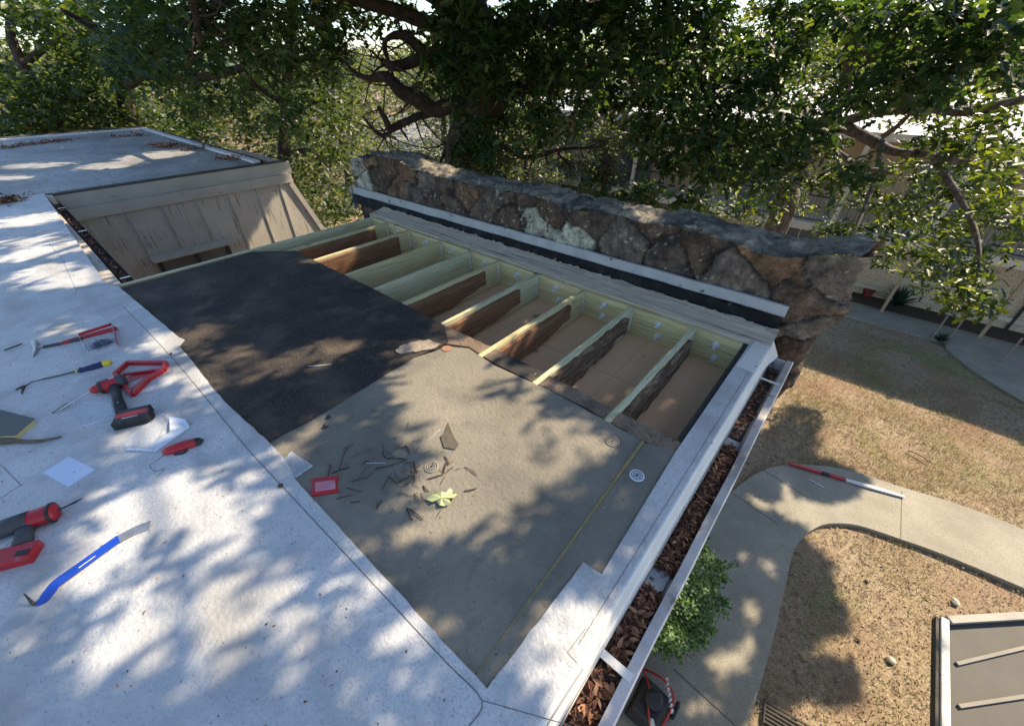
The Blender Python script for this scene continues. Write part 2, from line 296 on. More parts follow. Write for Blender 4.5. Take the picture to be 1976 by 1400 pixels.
for L in [[(930, 1350), (1105, 1400)], [(1130, 1212), (1095, 1258), (1125, 1290), (1055, 1400)], [(40, 935), (0, 962)], [(0, 895), (42, 937)], [(205, 548), (148, 557), (145, 570)], [(145, 556), (120, 500), (95, 470)]]:
    P = [G(*p, .0125) for p in L]; sm.tube(P, .0013, 5, flat=.6)
P = [np.array((-.172, y, .0125)) for y in np.linspace(.55, 3.0, 12)]; sm.tube(P, .0012, 5, flat=.6)
sm.build('membrane_seam', mat('dirty_seam', [(.10, .10, .10), (.2, .2, .2)], 30), B)
# grey cover board and the black felt, with the narrow torn strip along the joists
cov = [G(*p)[:2] for p in [(500, 880), (525, 850), (640, 786), (745, 720), (800, 690), (868, 668), (905, 672), (955, 705), (1060, 752), (1130, 790), (1238, 850)]]
MB().prism([tuple(p) for p in rough_line(cov, .04, .0015)]+[tuple(G(918, 1300)[:2]), (-.45, .1), (-2.1, .1)], -.02, .0).build('cover_board', M['cover'], B)
sp_ = [tuple(G(*p)[:2]) for p in [(1244, 855), (1318, 872)]]
MB().prism(rough_line([np.array(sp_[0]), np.array(sp_[1])], .03, .003)+[(-.225, .1), (-.38, .1), tuple(G(927, 1290)[:2])], -.02, .0015).build('edge_cover_board', M['cover'], B)
MB().prism([tuple(G(*p)[:2]) for p in [(1238, 850), (1244, 853), (926, 1293), (918, 1300)]], -.02, .003).build('foam_seam', mat('ochre_seam', [(.22, .17, .07), (.32, .25, .11)], 30, 6, .9), B)
felt = rough_line([G(*p)[:2] for p in [(570, 484), (640, 519), (720, 557), (857, 627), (865, 660), (800, 690), (745, 722), (640, 788), (525, 852), (495, 885)]], .05, .002)
MB().prism([tuple(p) for p in felt]+[(-4.75, .1), (-4.78, 1.35)], -.02, .003).build('black_felt', M['felt'], B)
strip = rough_line([G(*p)[:2] for p in [(857, 626), (950, 669), (1057, 721), (1190, 791), (1322, 857), (1320, 880)]], .03, .003)
MB().prism([tuple(p) for p in strip]+[tuple(G(*p)[:2]) for p in [(1230, 845), (1130, 784), (955, 700), (905, 668), (850, 660)]], -.035, -.003).build('torn_underlay', M['raw'], B)
MB().prism([(-4.78, .05), (-4.78, 1.3), (-4.46, 1.66), (-.27, 1.66), (-.27, .05)], -.045, -.022).build('roof_deck', M['raw'], B)
# ceiling under the joists, rim boards
MB().box(-4.8, -.30, .1, 2.9, -.262, -.247).build('ceiling', M['ceil'], B)
cs = MB()
for x in (-.95, -2.0): cs.box(x, x+.004, 1.3, 2.87, -.2469, -.2455)
for y in (2.25,): cs.box(-2.4, -.30, y, y+.003, -.2469, -.2452)
cs.build('ceiling_joint', M['ceilseam'], B)
MB().box(-.298, -.268, 0, 2.96, -.26, -.012).build('rim_board', M['dark'], B, bevel=.002)
MB().box(-.2665, -.17, -5, 3.0, -.30, -.007).build('curb_nailer', mat('nailer_wood', [(.1, .07, .05), (.2, .15, .11)], 10, 6, .9, .3, 30, stretch=(8, 1, 8)), B)
# joists (each with its cut-off old board sistered to it)
def ragged(x0, x1, y0, y1, ztop, zbot, amp, name, m, parent, endcut=0.):
    n = max(4, int((y1-y0)/.02)); mb = MB(); k = 0
    for i in range(n+1):
        y = y0+(y1-y0)*i/n; t = i/n
        zb = zbot+amp*(.5+mnoise.noise(Vector((y*9, x0*5, 0))))+(endcut*max(0, t-.75)/.25)
        zt = ztop-amp*.35*(.5+mnoise.noise(Vector((y*13, x0*7, 3))))
        for x in (x0, x1): mb.v += [(x, y, zb), (x, y, zt)]
    for i in range(n):
        a = i*4; b = a+4; mb.f += [(a, b, b+1, a+1), (a+2, a+3, b+3, b+2), (a+1, b+1, b+3, a+3), (a, a+2, b+2, b)]; mb.mi += [0]*4
    mb.f += [(0, 1, 3, 2), (n*4, n*4+2, n*4+3, n*4+1)]; mb.mi += [0, 0]
    return mb.build(name, m, parent)
JX = [(-4.545, 'old', 2.65), (-4.09, 'old', 2.67), (-3.52, None, 0), (-3.05, None, 0), (-2.64, 'oldk', 2.62), (-2.14, 'oldk', 2.55), (-1.625, 'oldk', 2.6), (-1.155, 'rot', 2.72), (-.645, 'rot', 2.72)]
JL = ['joist at the far left end, next to the light well edge board', None, 'bare new joist with a dark grain swirl', 'bare greenish new joist', None, None, None, 'joist carrying a dark charred old board', 'joist nearest the white kerb with a rotten striped board']
hg = MB().box(-.003, .003, -.045, .0, -.2, -.02)
for i, (x, s, ye) in enumerate(JX):
    j = MB().box(x-.021, x+.019, .4, 2.862, -.235, -.001).build('joist', M['pt2'] if i in (3, 5, 7, 8) else M['pt'], B, bevel=.0025)
    if JL[i]: j['label'] = JL[i]
    if s: ragged(x+.0215, x+.055, .9, ye, -.022 if s != 'rot' else -.012, -.228 if s != 'rot' else -.232, .006 if s == 'old' else .025 if s == 'oldk' else .045, 'sister_board', M['rot'] if s == 'rot' else M['old'], j, endcut=.0 if s == 'old' else .07)
    MB().box(x+.0195, x+.0215, 2.838, 2.861, -.20, -.03).build('joist_hanger', M['zinc'], j)
# ledger board with its bolts
led = MB().box(-4.86, -.30, 2.866, 2.915, -.245, -.004).build('ledger', M['ptx'], B, bevel=.0025)
bx = [p-.25 for p in (-4.09+.0, -3.52, -3.05, -2.6, -2.14, -1.625, -1.155, -.645)]+[-.46, -4.7]
for x in bx:
    for z in (-.07, -.175):
        q = x+rng.normal()*.015; b_ = MB()
        b_.tube([(q, 2.868, z), (q, 2.862, z)], .024, 14).tube([(q, 2.862, z), (q, 2.845, z)], .015, 6).tube([(q, 2.85, z), (q+.004, 2.805, z+.004)], .009, 8)
        b_.build('bolt', M['zinc'], led)
# left edge board
MB().box(-4.895, -4.852, .10, 2.94, -.235, .0).build('edge_joist', M['pt2'], B, bevel=.0025)
MB().box(-4.850, -4.815, .16, 1.38, -.225, -.012).build('edge_old_board', M['old'], B)
# old weathered plate on the ledge, and plates' tar edge
wp = MB(); n = 520
for i in range(n+1):
    x = -5.0+(4.86)*i/n; e = .035*mnoise.noise(Vector((x*6, 1, 0)))+.02*mnoise.noise(Vector((x*21, 4, 0)))
    for yy, zz in ((2.918, -.10), (2.918, .008), (2.96, .016+.006*mnoise.noise(Vector((x*15, 0, 2)))), (3.06, .03), (3.150+1.5*e+.012*mnoise.noise(Vector((x*55, 3, 0))), .050+abs(e)*.3), (3.175+1.5*e, -.02)): wp.v.append((x, yy, zz))
for i in range(n):
    for j in range(5): a = i*6+j; wp.f.append((a, a+6, a+7, a+1)); wp.mi.append(0)
wp.build('weathered_plate', M['weath'], B, smooth=False)
# walls below
MB().box(-.266, -.22, -5, 3.2, GZ, -.302).build('side_wall', M['beige'], B)
MB().box(-9.50, -4.90, -5, .245, GZ, -.03).build('light_well_wall', M['beige'], B)
MB().box(-4.895, -4.80, .25, 3.2, GZ, -.262).build('return_wall', M['beige'], B)
# mansard side of the light well
ww = MB(); X0 = -9.57
ww.add([(X0, .30, -3.2), (X0, 5.1, -3.2), (X0, 4.40, -1.75), (X0, 3.86, -.30), (X0, .30, -.30), (X0-.1, .30, -3.2), (X0-.1, 5.1, -3.2), (X0-.1, 4.40, -1.75), (X0-.1, 3.86, -.30), (X0-.1, .30, -.30)], [(0,1,2,3,4), (9,8,7,6,5), (0,5,6,1), (1,6,7,2), (2,7,8,3), (3,8,9,4), (4,9,5,0)])
sw = ww.build('siding_wall', M['beige'], B)
bt = MB()
for y in (.53, 1.06, 1.58, 2.12, 2.66, 3.19, 3.66): bt.box(X0+.001, X0+.022, y-.018, y+.018, -3.1, -.40)
bt.build('batten', M['beige'], sw)
MB().bar((X0+.02, 3.84, -.30), (X0+.02, 4.38, -1.75), .10, .045, up=(1, 0, 0)).build('corner_board', M['beige2'], sw)
MB().box(X0+.002, X0+.06, .33, 3.9, -.405, -.235).build('frieze_board', M['beige2'], B, bevel=.003)
MB().box(X0-.10, X0-.02, .31, 4.0, -.24, -.02).build('fascia', M['beige2'], B, bevel=.003)
MB().box(X0-.15, X0-.012, .28, 3.95, -.021, -.002).box(X0-.06, X0+.0, .3, 3.95, -.252, -.241).build('fascia_drip', M['dark'], B)
MB().box(X0-.12, X0+.03, .27, .33, -.16, -.005).build('corner_cap', M['edge'], B)
aw = MB().add([(X0+.02, 1.02, -1.20), (X0+.02, 2.40, -1.20), (X0+.22, 2.40, -1.24), (X0+.22, 1.02, -1.24), (X0+.02, 1.02, -1.235), (X0+.02, 2.40, -1.235), (X0+.22, 2.40, -1.275), (X0+.22, 1.02, -1.275)], [(0,3,2,1), (4,5,6,7), (0,1,5,4), (1,2,6,5), (2,3,7,6), (3,0,4,7)]).build('window_hood', M['beige2'], B)
wi = MB().box(X0+.001, X0+.03, 1.15, 2.28, -1.9, -1.24).build('window', mat('shaded_pane', [(.11, .10, .095), (.15, .14, .13)], 2, 4, .5), B)
for ya, yb in ((1.70, 1.75), (2.24, 2.30), (1.10, 1.15)): MB().box(X0+.03, X0+.06, ya, yb, -1.9, -1.24).build('frame', M['dark'], wi)
MB().box(-12.2, -9.67, .26, 4.0, GZ, -.05).build('rear_wall', M['beige'], B)
# light-well gutter with cross straps
gw = MB().add([(-9.5, .262, -.02), (-4.9, .262, -.02), (-4.9, .262, -.12), (-9.5, .262, -.12), (-9.5, .345, -.12), (-4.9, .345, -.12), (-9.5, .345, -.04), (-4.9, .345, -.04)], [(0,1,2,3), (3,2,5,4), (4,5,7,6)]); gw.open = True
gwo = gw.build('well_gutter', M['dark'], B)
for x in (-8.7, -7.2, -5.15): MB().box(x, x+.03, .262, .345, -.035, -.03).build('strap', M['edge'], gwo)
MB().box(-4.93, -4.90, .26, .42, -.05, -.012).build('gutter_end', M['edge'], gwo)
# rear roof edges
MB().box(-17.95, -9.72, 3.36, 3.50, .0, .045).box(-18.05, -17.9, -5, 3.5, .0, .04).build('roof_lip', M['wroof'], B, bevel=.008)
MB().add([(-18.4, 3.50, .05), (-9.6, 3.50, .05), (-9.6, 4.02, -.14), (-18.6, 4.02, -.14), (-18.6, -5, -.14), (-18.05, -5, .05), (-18.05, 3.5, .05), (-18.4, 3.5, -.3), (-9.6, 3.5, -.3)], [(0,3,2,1), (4,3,0,6,5), (7,8,2,3), (1,2,8)]).build('shingle_edge', M['shingle'], B)
MB().box(-18, -9.72, .25, 3.36, -.02, .005).build('rear_roof_deck', M['adj'], B)
# kerb drip edge along the gutter
de = MB(); prof = [(-.17, .0105), (-.140, .0105), (-.133, .006), (-.118, -.034), (-.112, -.038), (-.107, -.062), (-.107, -.075), (-.17, -.075)]
def endz(x, z, y): return (x, y, z)
for y in (-5, 3.0):
    for a, b in prof: de.v.append((a, y, b))
k = len(prof)
for i in range(k): de.f.append((i, (i+1) % k, k+(i+1) % k, k+i)); de.mi.append(0)
de.f += [tuple(range(k))[::-1], tuple(range(k, 2*k))]; de.mi += [0, 0]
de.build('drip_edge', M['edge'], B)
# flared metal end of the kerb
MB().add([(-.150, 2.55, .0135), (-.150, 3.06, .0135), (-.235, 3.06, .0135), (-.255, 2.55, .0135), (-.1285, 2.55, -.002), (-.075, 3.055, -.10), (-.17, 3.055, -.12), (-.145, 3.06, .0135)],
          [(0,3,2,1), (0,7,5,4), (7,1,2,6,5), (0,1,7)]).build('kerb_end', M['edge'], B)

# ------------------------------------------------------------ gutter (its own run, fixed to the building)
def extr(prof, y0, y1, closed=False):
    mb = MB(); ny = 60
    for i in range(ny+1):
        y = y0+(y1-y0)*i/ny; wv = .0025*mnoise.noise(Vector((y*2, 0, 0)))
        for a, b in prof: mb.v.append((a+wv*1.5, y, b+wv))
    k = len(prof)
    for i in range(ny):
        for j in range(k-1+closed): mb.f.append((i*k+j, i*k+(j+1) % k, (i+1)*k+(j+1) % k, (i+1)*k+j)); mb.mi.append(0)
    if closed: mb.f += [tuple(range(k))[::-1], tuple(range(ny*k, ny*k+k))]; mb.mi += [0, 0]
    return mb
GT = extr([(-.103, -.078), (-.103, -.175), (-.034, -.175), (-.006, -.13), (-.002, -.100), (-.014, -.094), (-.014, -.086), (.022, -.080), (.028, -.086), (.026, -.10), (.020, -.135), (-.030, -.181), (-.106, -.181), (-.106, -.078)], -1.2, 3.02, True).build('gutter', M['gut'], B)
for ya, yb, mm_ in ((-1.2, .90, 'gutin'), (.90, 1.16, 'sunlit_bed'), (1.16, 1.92, 'gutin'), (1.92, 2.06, 'sunlit_bed'), (2.06, 3.0, 'gutin')): MB().box(-.102, -.030, ya, yb, -.1745, -.150 if mm_ == 'sunlit_bed' else -.170).build('gutter_bed', M[mm_], GT)
MB().box(-.104, .024, 3.0, 3.014, -.178, -.09).build('gutter_cap', M['gut'], GT)
for y in (.615, 2.68):
    MB().bar((-.105, y, -.083), (.012, y-.0, -.083), .030 if y < 1 else .016, .005).tube([(-.05, y-.005, -.081), (-.05, y-.005, -.078)], .003, 6).build('strap', M['edge'], GT)
# ------------------------------------------------------------ stone wall
def stonewall():
    top = lambda x: .55+.05*mnoise.noise(Vector((x*1.3, 0, 0)))+.03*mnoise.noise(Vector((x*4, 0, 7)))+(.10*math.exp(-((x+4.9)/.5)**2))+.09*max(0, min(1, (x+.3)/.4))
    xL, xR, y0, y1 = -5.80, .10, 3.305, 3.74
    S = []; st = .016
    for y in np.arange(y1, y0, -st*1.5): S.append((xL, y, -1, 0))
    for x in np.arange(xL, xR, st): S.append((x, y0, 0, -1))
    for y in np.arange(y0, y1+.001, st): S.append((xR, y, 1, 0))
    zt = np.concatenate([np.linspace(GZ, -1.1, 90, endpoint=False), np.linspace(-1.1, 1, 112)])   # 1 -> mapped to top
    zr = [z for z in zt if z <= 1]
    P = []; U = []; Nn = []
    s = 0; ps = None
    for (x, y, nx_, ny_) in S:
        if ps: s += math.hypot(x-ps[0], y-ps[1])
        ps = (x, y); T = top(x)
        for z in zr:
            zz = z if z < -1.1 else -1.1+(z+1.1)/2.1*(T+1.1)
            xx = x
            if x > -.35:
                k_ = (x+.35)/.46; xx = x+k_*(-.06*min(1, max(0, (.35-zz)/.9)) -.07*min(1, max(0, (-.4-zz)/.8)) + .06*mnoise.noise(Vector((0, y*2, zz*3.1))))
            P.append((xx, y, zz)); U.append((s, zz)); Nn.append((nx_, ny_, 0))
    P = np.array(P); U = np.array(U); Nn = np.array(Nn, float)
    # irregular stones: jittered cells
    seeds = []; r2 = np.random.default_rng(11)
    for jz, z in enumerate(np.arange(GZ+.1, 1.0, .27)):
        for x in np.arange(-.2, 7.4, .34): seeds.append((x+(.18 if jz % 2 else 0)+r2.normal()*.075, z+r2.normal()*.055+.1))
    seeds = [s for s in seeds if s[1] < -.12]; xx_ = .25
    while xx_ < 7.2:
        seeds.append((xx_, .24+r2.normal()*.04)); seeds.append((xx_+r2.uniform(.1, .35), .52+r2.normal()*.03)); seeds.append((xx_+r2.uniform(.0, .3), -.02+r2.normal()*.03)); xx_ += r2.uniform(.33, .58)
    seeds = np.array(seeds); pal = np.array([(.12, .08, .055), (.14, .105, .078), (.10, .072, .052), (.19, .115, .065), (.13, .095, .07), (.165, .135, .105), (.15, .10, .07), (.12, .09, .07)])*np.array([.66, .70, .72])
    pc = pal[r2.integers(0, 8, len(seeds))]*r2.uniform(.8, 1.25, (len(seeds), 1)); off = r2.uniform(-.006, .024, len(seeds))
    lich = np.zeros(len(seeds))
    for lx, lz, kk in ((-5.45, .3, 1.0), (-2.5, .27, .9), (-2.05, .27, 1.), (-5.5, .52, .7)):
        j_ = int(np.argmin((seeds[:, 0]-(lx-xL+.46))**2+(seeds[:, 1]-lz)**2)); lich[j_] = kk
    nz_ = lambda u, v, f, s_: mnoise.noise(Vector((u*f, v*f, s_)))
    wob = np.array([(nz_(u, v, 2.8, 1)*.11+nz_(u, v, 9, 2)*.045+nz_(u, v, 22, 2)*.012, nz_(u, v, 2.8, 9)*.11+nz_(u, v, 9, 7)*.045+nz_(u, v, 22, 7)*.012) for u, v in U])
    Q = U+wob; C = np.zeros((len(P), 4)); C[:, 3] = 1; D = np.zeros(len(P)); tilt = r2.normal(size=(len(seeds), 2))*.075
    for a in range(0, len(P), 20000):
        q = Q[a:a+20000]; d = np.abs(q[:, None, 0]-seeds[None, :, 0])**2.2*1.0+np.abs(q[:, None, 1]-seeds[None, :, 1])**2.2*1.05; d = d**(1/2.2)
        ix = np.argpartition(d, 1, axis=1)[:, :2]; dd = np.take_along_axis(d, ix, 1); o = np.argsort(dd, 1); ix = np.take_along_axis(ix, o, 1); dd = np.take_along_axis(dd, o, 1)
        e = np.clip((dd[:, 1]-dd[:, 0]-.003)/.026, 0, 1); e = e*e*(3-2*e); s_ = seeds[ix[:, 0]]; tl = tilt[ix[:, 0]]
        h_ = .030+off[ix[:, 0]]+tl[:, 0]*(q[:, 0]-s_[:, 0])+tl[:, 1]*(q[:, 1]-s_[:, 1]); D[a:a+20000] = e*h_
        mort = np.array([.034, .029, .024]); uu = U[a:a+20000]; n1 = np.array([nz_(u, v, 5, 21)+.7*nz_(u, v, 15, 22)+.5*nz_(u, v, 40, 23) for u, v in uu]); n2 = np.array([nz_(u, v, 26, 31)+.5*nz_(u, v, 60, 33) for u, v in uu])
        base = pc[ix[:, 0]]*(1+.75*n1)[:, None]*np.array([1+.10, 1, .93])
        lm = np.clip((n1+.62*lich[ix[:, 0]]*2-.62)/.12, 0, 1)*lich[ix[:, 0]]; n3 = np.array([nz_(u, v, 2.1, 41) for u, v in uu]); dot = np.clip((n2+.35*n3-.60)/.08, 0, 1)*.6; lm = np.maximum(lm, dot)[:, None]
        base = base*(1-lm)+np.array([.40, .385, .29])*(1+.3*n2)[:, None]*lm
        C[a:a+20000, :3] = np.clip(mort[None]*(1-e[:, None])+base*e[:, None], .004, 1)
    fine = np.array([nz_(u, v, 6, 3)*1.1+abs(nz_(u, v, 13, 5))*-1.5+.9*nz_(u, v, 29, 3)+.5*nz_(u, v, 60, 3) for u, v in U])*.013
    P = P+Nn*(D+fine)[:, None]
    me = bpy.data.meshes.new('masonry'); k = len(zr); nS = len(S)
    V = [tuple(p) for p in P]; Fc = [(i*k+j, i*k+j+1, (i+1)*k+j+1, (i+1)*k+j) for i in range(nS-1) for j in range(k-1)]
    me.from_pydata(V, [], Fc); me.update()
    at = me.color_attributes.new('stone', 'FLOAT_COLOR', 'POINT'); at.data.foreach_set('color', C.astype(np.float32).ravel()); me.shade_smooth()
    m = bpy.data.materials.new('rubble_stone'); m.use_nodes = True; n = m.node_tree.nodes; l = m.node_tree.links; b = n['Principled BSDF']; b.inputs['Roughness'].default_value = .9
    a = n.new('ShaderNodeAttribute'); a.attribute_name = 'stone'; tc = n.new('ShaderNodeTexCoord')
    nz = n.new('ShaderNodeTexNoise'); nz.inputs['Scale'].default_value = 13; nz.inputs['Detail'].default_value = 12; nz.inputs['Roughness'].default_value = .78; l.new(tc.outputs['Object'], nz.inputs[0])
    mr = n.new('ShaderNodeMapRange'); mr.inputs[1].default_value = .3; mr.inputs[2].default_value = .7; mr.inputs[3].default_value = .15; mr.inputs[4].default_value = 2.0; l.new(nz.outputs[0], mr.inputs[0])
    mx = n.new('ShaderNodeMix'); mx.data_type = 'RGBA'; mx.blend_type = 'MULTIPLY'; mx.inputs[0].default_value = 1; l.new(a.outputs['Color'], mx.inputs[6]); l.new(mr.outputs[0], mx.inputs[7]); out = mx.outputs[2]
    for col, sc, th, wd in (((.36, .35, .26), 4.1, .66, .025), ((.17, .105, .07), 3.7, .60, .08), ((.42, .42, .35), 13, .69, .02), ((.03, .027, .025), 5, .60, .1)):
        n2 = n.new('ShaderNodeTexNoise'); n2.inputs['Scale'].default_value = sc; n2.inputs['Detail'].default_value = 9; n2.inputs['Roughness'].default_value = .65; l.new(tc.outputs['Object'], n2.inputs[0])
        m2 = n.new('ShaderNodeMapRange'); m2.inputs[1].default_value = th; m2.inputs[2].default_value = th+wd; m2.inputs[4].default_value = .8; l.new(n2.outputs[0], m2.inputs[0])
        x2 = n.new('ShaderNodeMix'); x2.data_type = 'RGBA'; l.new(m2.outputs[0], x2.inputs[0]); l.new(out, x2.inputs[6]); x2.inputs[7].default_value = (*col, 1); out = x2.outputs[2]
    l.new(out, b.inputs['Base Color'])
    bp = n.new('ShaderNodeBump'); bp.inputs['Strength'].default_value = 1; bp.inputs['Distance'].default_value = .03
    n3 = n.new('ShaderNodeTexNoise'); n3.inputs['Scale'].default_value = 45; n3.inputs['Detail'].default_value = 8; l.new(tc.outputs['Object'], n3.inputs[0]); l.new(n3.outputs[0], bp.inputs['Height']); l.new(bp.outputs[0], b.inputs['Normal'])
    W = thing('stone_wall', (-2.8, 3.5, GZ), 'rough rubble stone parapet wall with lichen rising beside the open roof', 'wall')
    link('masonry', me, m, W)
    # cap of grey mortar
    cm = MB(); nxx = 420; nyy = 32
    for i in range(nxx+1):
        x = xL-.01+(xR-xL+.02)*i/nxx; T = top(min(max(x, xL), xR))
        for j in range(nyy+1):
            t = j/nyy; yy = y0+.004+(y1-y0+.03)*t
            xx = x+.05*mnoise.noise(Vector((x*2, yy*5, 4)))*(x > -.1)
            cm.v.append((xx, yy+.022*mnoise.noise(Vector((x*4, 0, t)))+.015*mnoise.noise(Vector((x*11, 2, t))), T-.018+.04*(1-abs(2*t-1)**3)+.035*mnoise.noise(Vector((x*4.3, yy*6, 0)))+.024*mnoise.noise(Vector((x*13, yy*13, 0)))+.012*mnoise.noise(Vector((x*31, yy*31, 0)))))
    for i in range(nxx):
        for j in range(nyy): a = i*(nyy+1)+j; cm.f.append((a, a+nyy+1, a+nyy+2, a+1)); cm.mi.append(0)
    cm.build('mortar_cap', mat('grey_mortar_cap', [(.09, .08, .065), (.20, .175, .14), (.32, .28, .22)], 9, 12, .95, 1., 30, spots=[((.05, .048, .045), 3, .54, .12), ((.06, .05, .04), 24, .58, .1), ((.36, .32, .25), 8, .62, .08)]), W, smooth=True)
    # metal flashing and the tar below it
    fl = MB(); nn = 70
    for i in range(nn+1):
        x = -5.83+(5.68)*i/nn; wv = .004*mnoise.noise(Vector((x*3, 0, 0)))
        for yy, zz in ((3.240, .180+.035*i/nn), (3.222, .176+.035*i/nn), (3.214, .088+.052*i/nn), (3.206, .082+.052*i/nn)): fl.v.append((x, yy+wv, zz+wv))
    for i in range(nn):
        for j in range(3): a = i*4+j; fl.f.append((a, a+1, a+5, a+4)); fl.mi.append(0)
    fl.build('flashing', M['metal'], W, smooth=False)
    MB().box(-5.86, -5.835, 3.19, 3.26, -.12, .17).build('flashing_end', M['metal'], W)
    tb = MB(); nn = 260; mm = 8
    for i in range(nn+1):
        x = -5.8+5.64*i/nn
        for j in range(mm+1): z = -.02+.125*j/mm; tb.v.append((x, 3.135+.012*j-.008*mnoise.noise(Vector((x*8, z*14, 0)))-.006*mnoise.noise(Vector((x*30, z*30, 0))), z))
    for i in range(nn):
        for j in range(mm): a = i*(mm+1)+j; tb.f.append((a, a+mm+1, a+mm+2, a+1)); tb.mi.append(0)
    tb.build('tar_band', M['tar'], W)
    return W
stonewall()

# ------------------------------------------------------------ neighbouring building
FY = 21.5
NB = thing('neighbour_building', (1, 24, GZ), 'two storey tan building with pale low roof beyond the lawn behind the oak', 'building')
MB().box(-17, 13, FY, FY+8, GZ, -3.75).build('lower_wall', M['brick'], NB)
MB().box(-17, 13, FY+.3, FY+8, -3.45, -.55).build('upper_wall', M['tan'], NB)
MB().box(-17.4, 13.4, FY-1.5, FY+7.9, -3.749, -3.451).build('balcony_slab', M['cream'], NB, bevel=.01)
MB().add([(-17.8, FY-.9, -.55), (13.8, FY-.9, -.55), (13.8, FY-.9, -.32), (-17.8, FY-.9, -.32), (-17.8, FY+9, -.55), (13.8, FY+9, -.55), (13.8, FY+9, .85), (-17.8, FY+9, .85)], [(0,1,2,3), (3,2,6,7), (0,4,5,1), (1,5,6,2), (0,3,7,4), (4,7,6,5)]).build('roof', [M['wroof']], NB)
MB().box(-17.9, 13.9, FY-.96, FY-.902, -.56, -.30).build('eave_board', M['cream'], NB)
MB().box(-17.2, 13.2, FY-.11, FY-.002, -5.95, -5.78).build('sill_band', M['cream'], NB, bevel=.01)
for x in (-15.5, -12.5, -9.5, -6.6, -3.7, -.9, 1.95, 4.8, 7.6, 10.4):
    MB().box(x, x+.10, FY-1.38, FY-1.28, GZ, -3.75).build('column', M['tan'], NB)
    MB().box(x, x+.14, FY-1.38, FY-1.24, -3.45, -.56).build('column', M['cream'], NB)
    rl = MB().box(x+.14, x+2.75, FY-1.36, FY-1.31, -2.52, -2.46).box(x+.14, x+2.75, FY-1.36, FY-1.31, -3.38, -3.34)
    for k in range(18): rl.box(x+.25+k*.14, x+.265+k*.14, FY-1.345, FY-1.33, -3.35, -2.5)
    rl.build('railing', M['dark'], NB)
for x in (-14.6, -8.3, -2.6, 2.55, 8.6):
    wd = MB().box(x, x+1.5, FY-.03, FY-.001, -5.15, -3.95).build('window', M['glass'], NB)
    f_ = MB().box(x-.06, x, FY-.05, FY-.002, -5.2, -3.9).box(x+1.5, x+1.56, FY-.05, FY-.002, -5.2, -3.9).box(x-.06, x+1.56, FY-.05, FY-.002, -5.22, -5.151).box(x+.74, x+.78, FY-.045, FY-.031, -5.15, -3.95)
    f_.build('frame', M['cream'], wd)
for x in (-11, -5, .9, 6.4):
    MB().box(x, x+1.8, FY+.26, FY+.299, -3.4, -1.2).build('window', M['glass'], NB)
for x in (-.2, 5.6): MB().tube([(x, FY-.1, GZ+.1), (x, FY-.1, -3.8)], .05, 8).build('downpipe', M['dark'], NB)
posts = [((1795, 655), (1822, 612)), ((1832, 652), (1865, 609)), ((1930, 700), (1976, 640))]
pl = ['short metal handrail post left of its neighbour by the far walk', 'taller metal handrail post in the middle, by the curved walk', 'metal handrail post at the right edge beside the far walk']
for (a, b), l_ in zip(posts, pl):
    A = G(*a, GZ+.04); Bp = A+np.array([0, 0, .95]); mb = MB().tube([A, Bp], .028, 8).tube([Bp, Bp+np.array([0, 0, .02])], .034, 8)
    o = mb.build('handrail_post', M['handrail']); put(o, l_, 'post', 'handrail posts by the far walk')
# spiky plant and pots by the neighbour's wall
def spiky(c, r, n, label, name='spiky_plant'):
    mb = MB()
    for k in range(n):
        a = rng.random()*6.28; e = rng.uniform(.15, 1.4); L = r*rng.uniform(.7, 1.1); d = np.array([math.cos(a)*math.cos(e), math.sin(a)*math.cos(e), math.sin(e)]); s_ = np.array([-math.sin(a), math.cos(a), 0])*r*.045
        p0 = np.array(c)+d*.03; p1 = p0+d*L*.55; p2 = p0+d*L-np.array([0, 0, L*.12*math.cos(e)])
        mb.add([p0-s_, p0+s_, p1+s_*.9, p1-s_*.9, p2], [(0,1,2,3), (3,2,4)])
    mb.open = True
    o = mb.build(name, mat('spiky_leaf', [(.02, .045, .025), (.05, .09, .045)], 5, 4, .5)); put(o, label, 'plant')
spiky(G(1728, 588, GZ+.2), .85, 110, 'dark spiky leaved plant against the neighbouring building')
spiky(G(1812, 658, GZ+.02), .42, 60, 'low dark tuft of grass where the far walk widens', 'grass_tuft')
def pot(px, py, r, h, m, label):
    c = G(px, py, GZ+.06); mb = MB()
    mb.tube([c, c+np.array([0, 0, h*.85]), c+np.array([0, 0, h*.86]), c+np.array([0, 0, h])], [r*.7, r, r*1.12, r*1.12], 16); root = mb.build('plant_pot', m); put(root, label, 'plant pot')
    MB().tube([c+np.array([0, 0, h*1.001]), c+np.array([0, 0, h*1.02])], [r*.98, r*.9], 14).build('soil', M['joint'], root)
pot(1672, 570, .2, .3, M['terracotta'], 'dark red plant pot left of the spiky plant')
pot(1700, 562, .16, .3, mat('clay_pot', [(.4, .22, .15), (.5, .3, .22)], 4), 'clay coloured pot between the red pot and spiky plant')

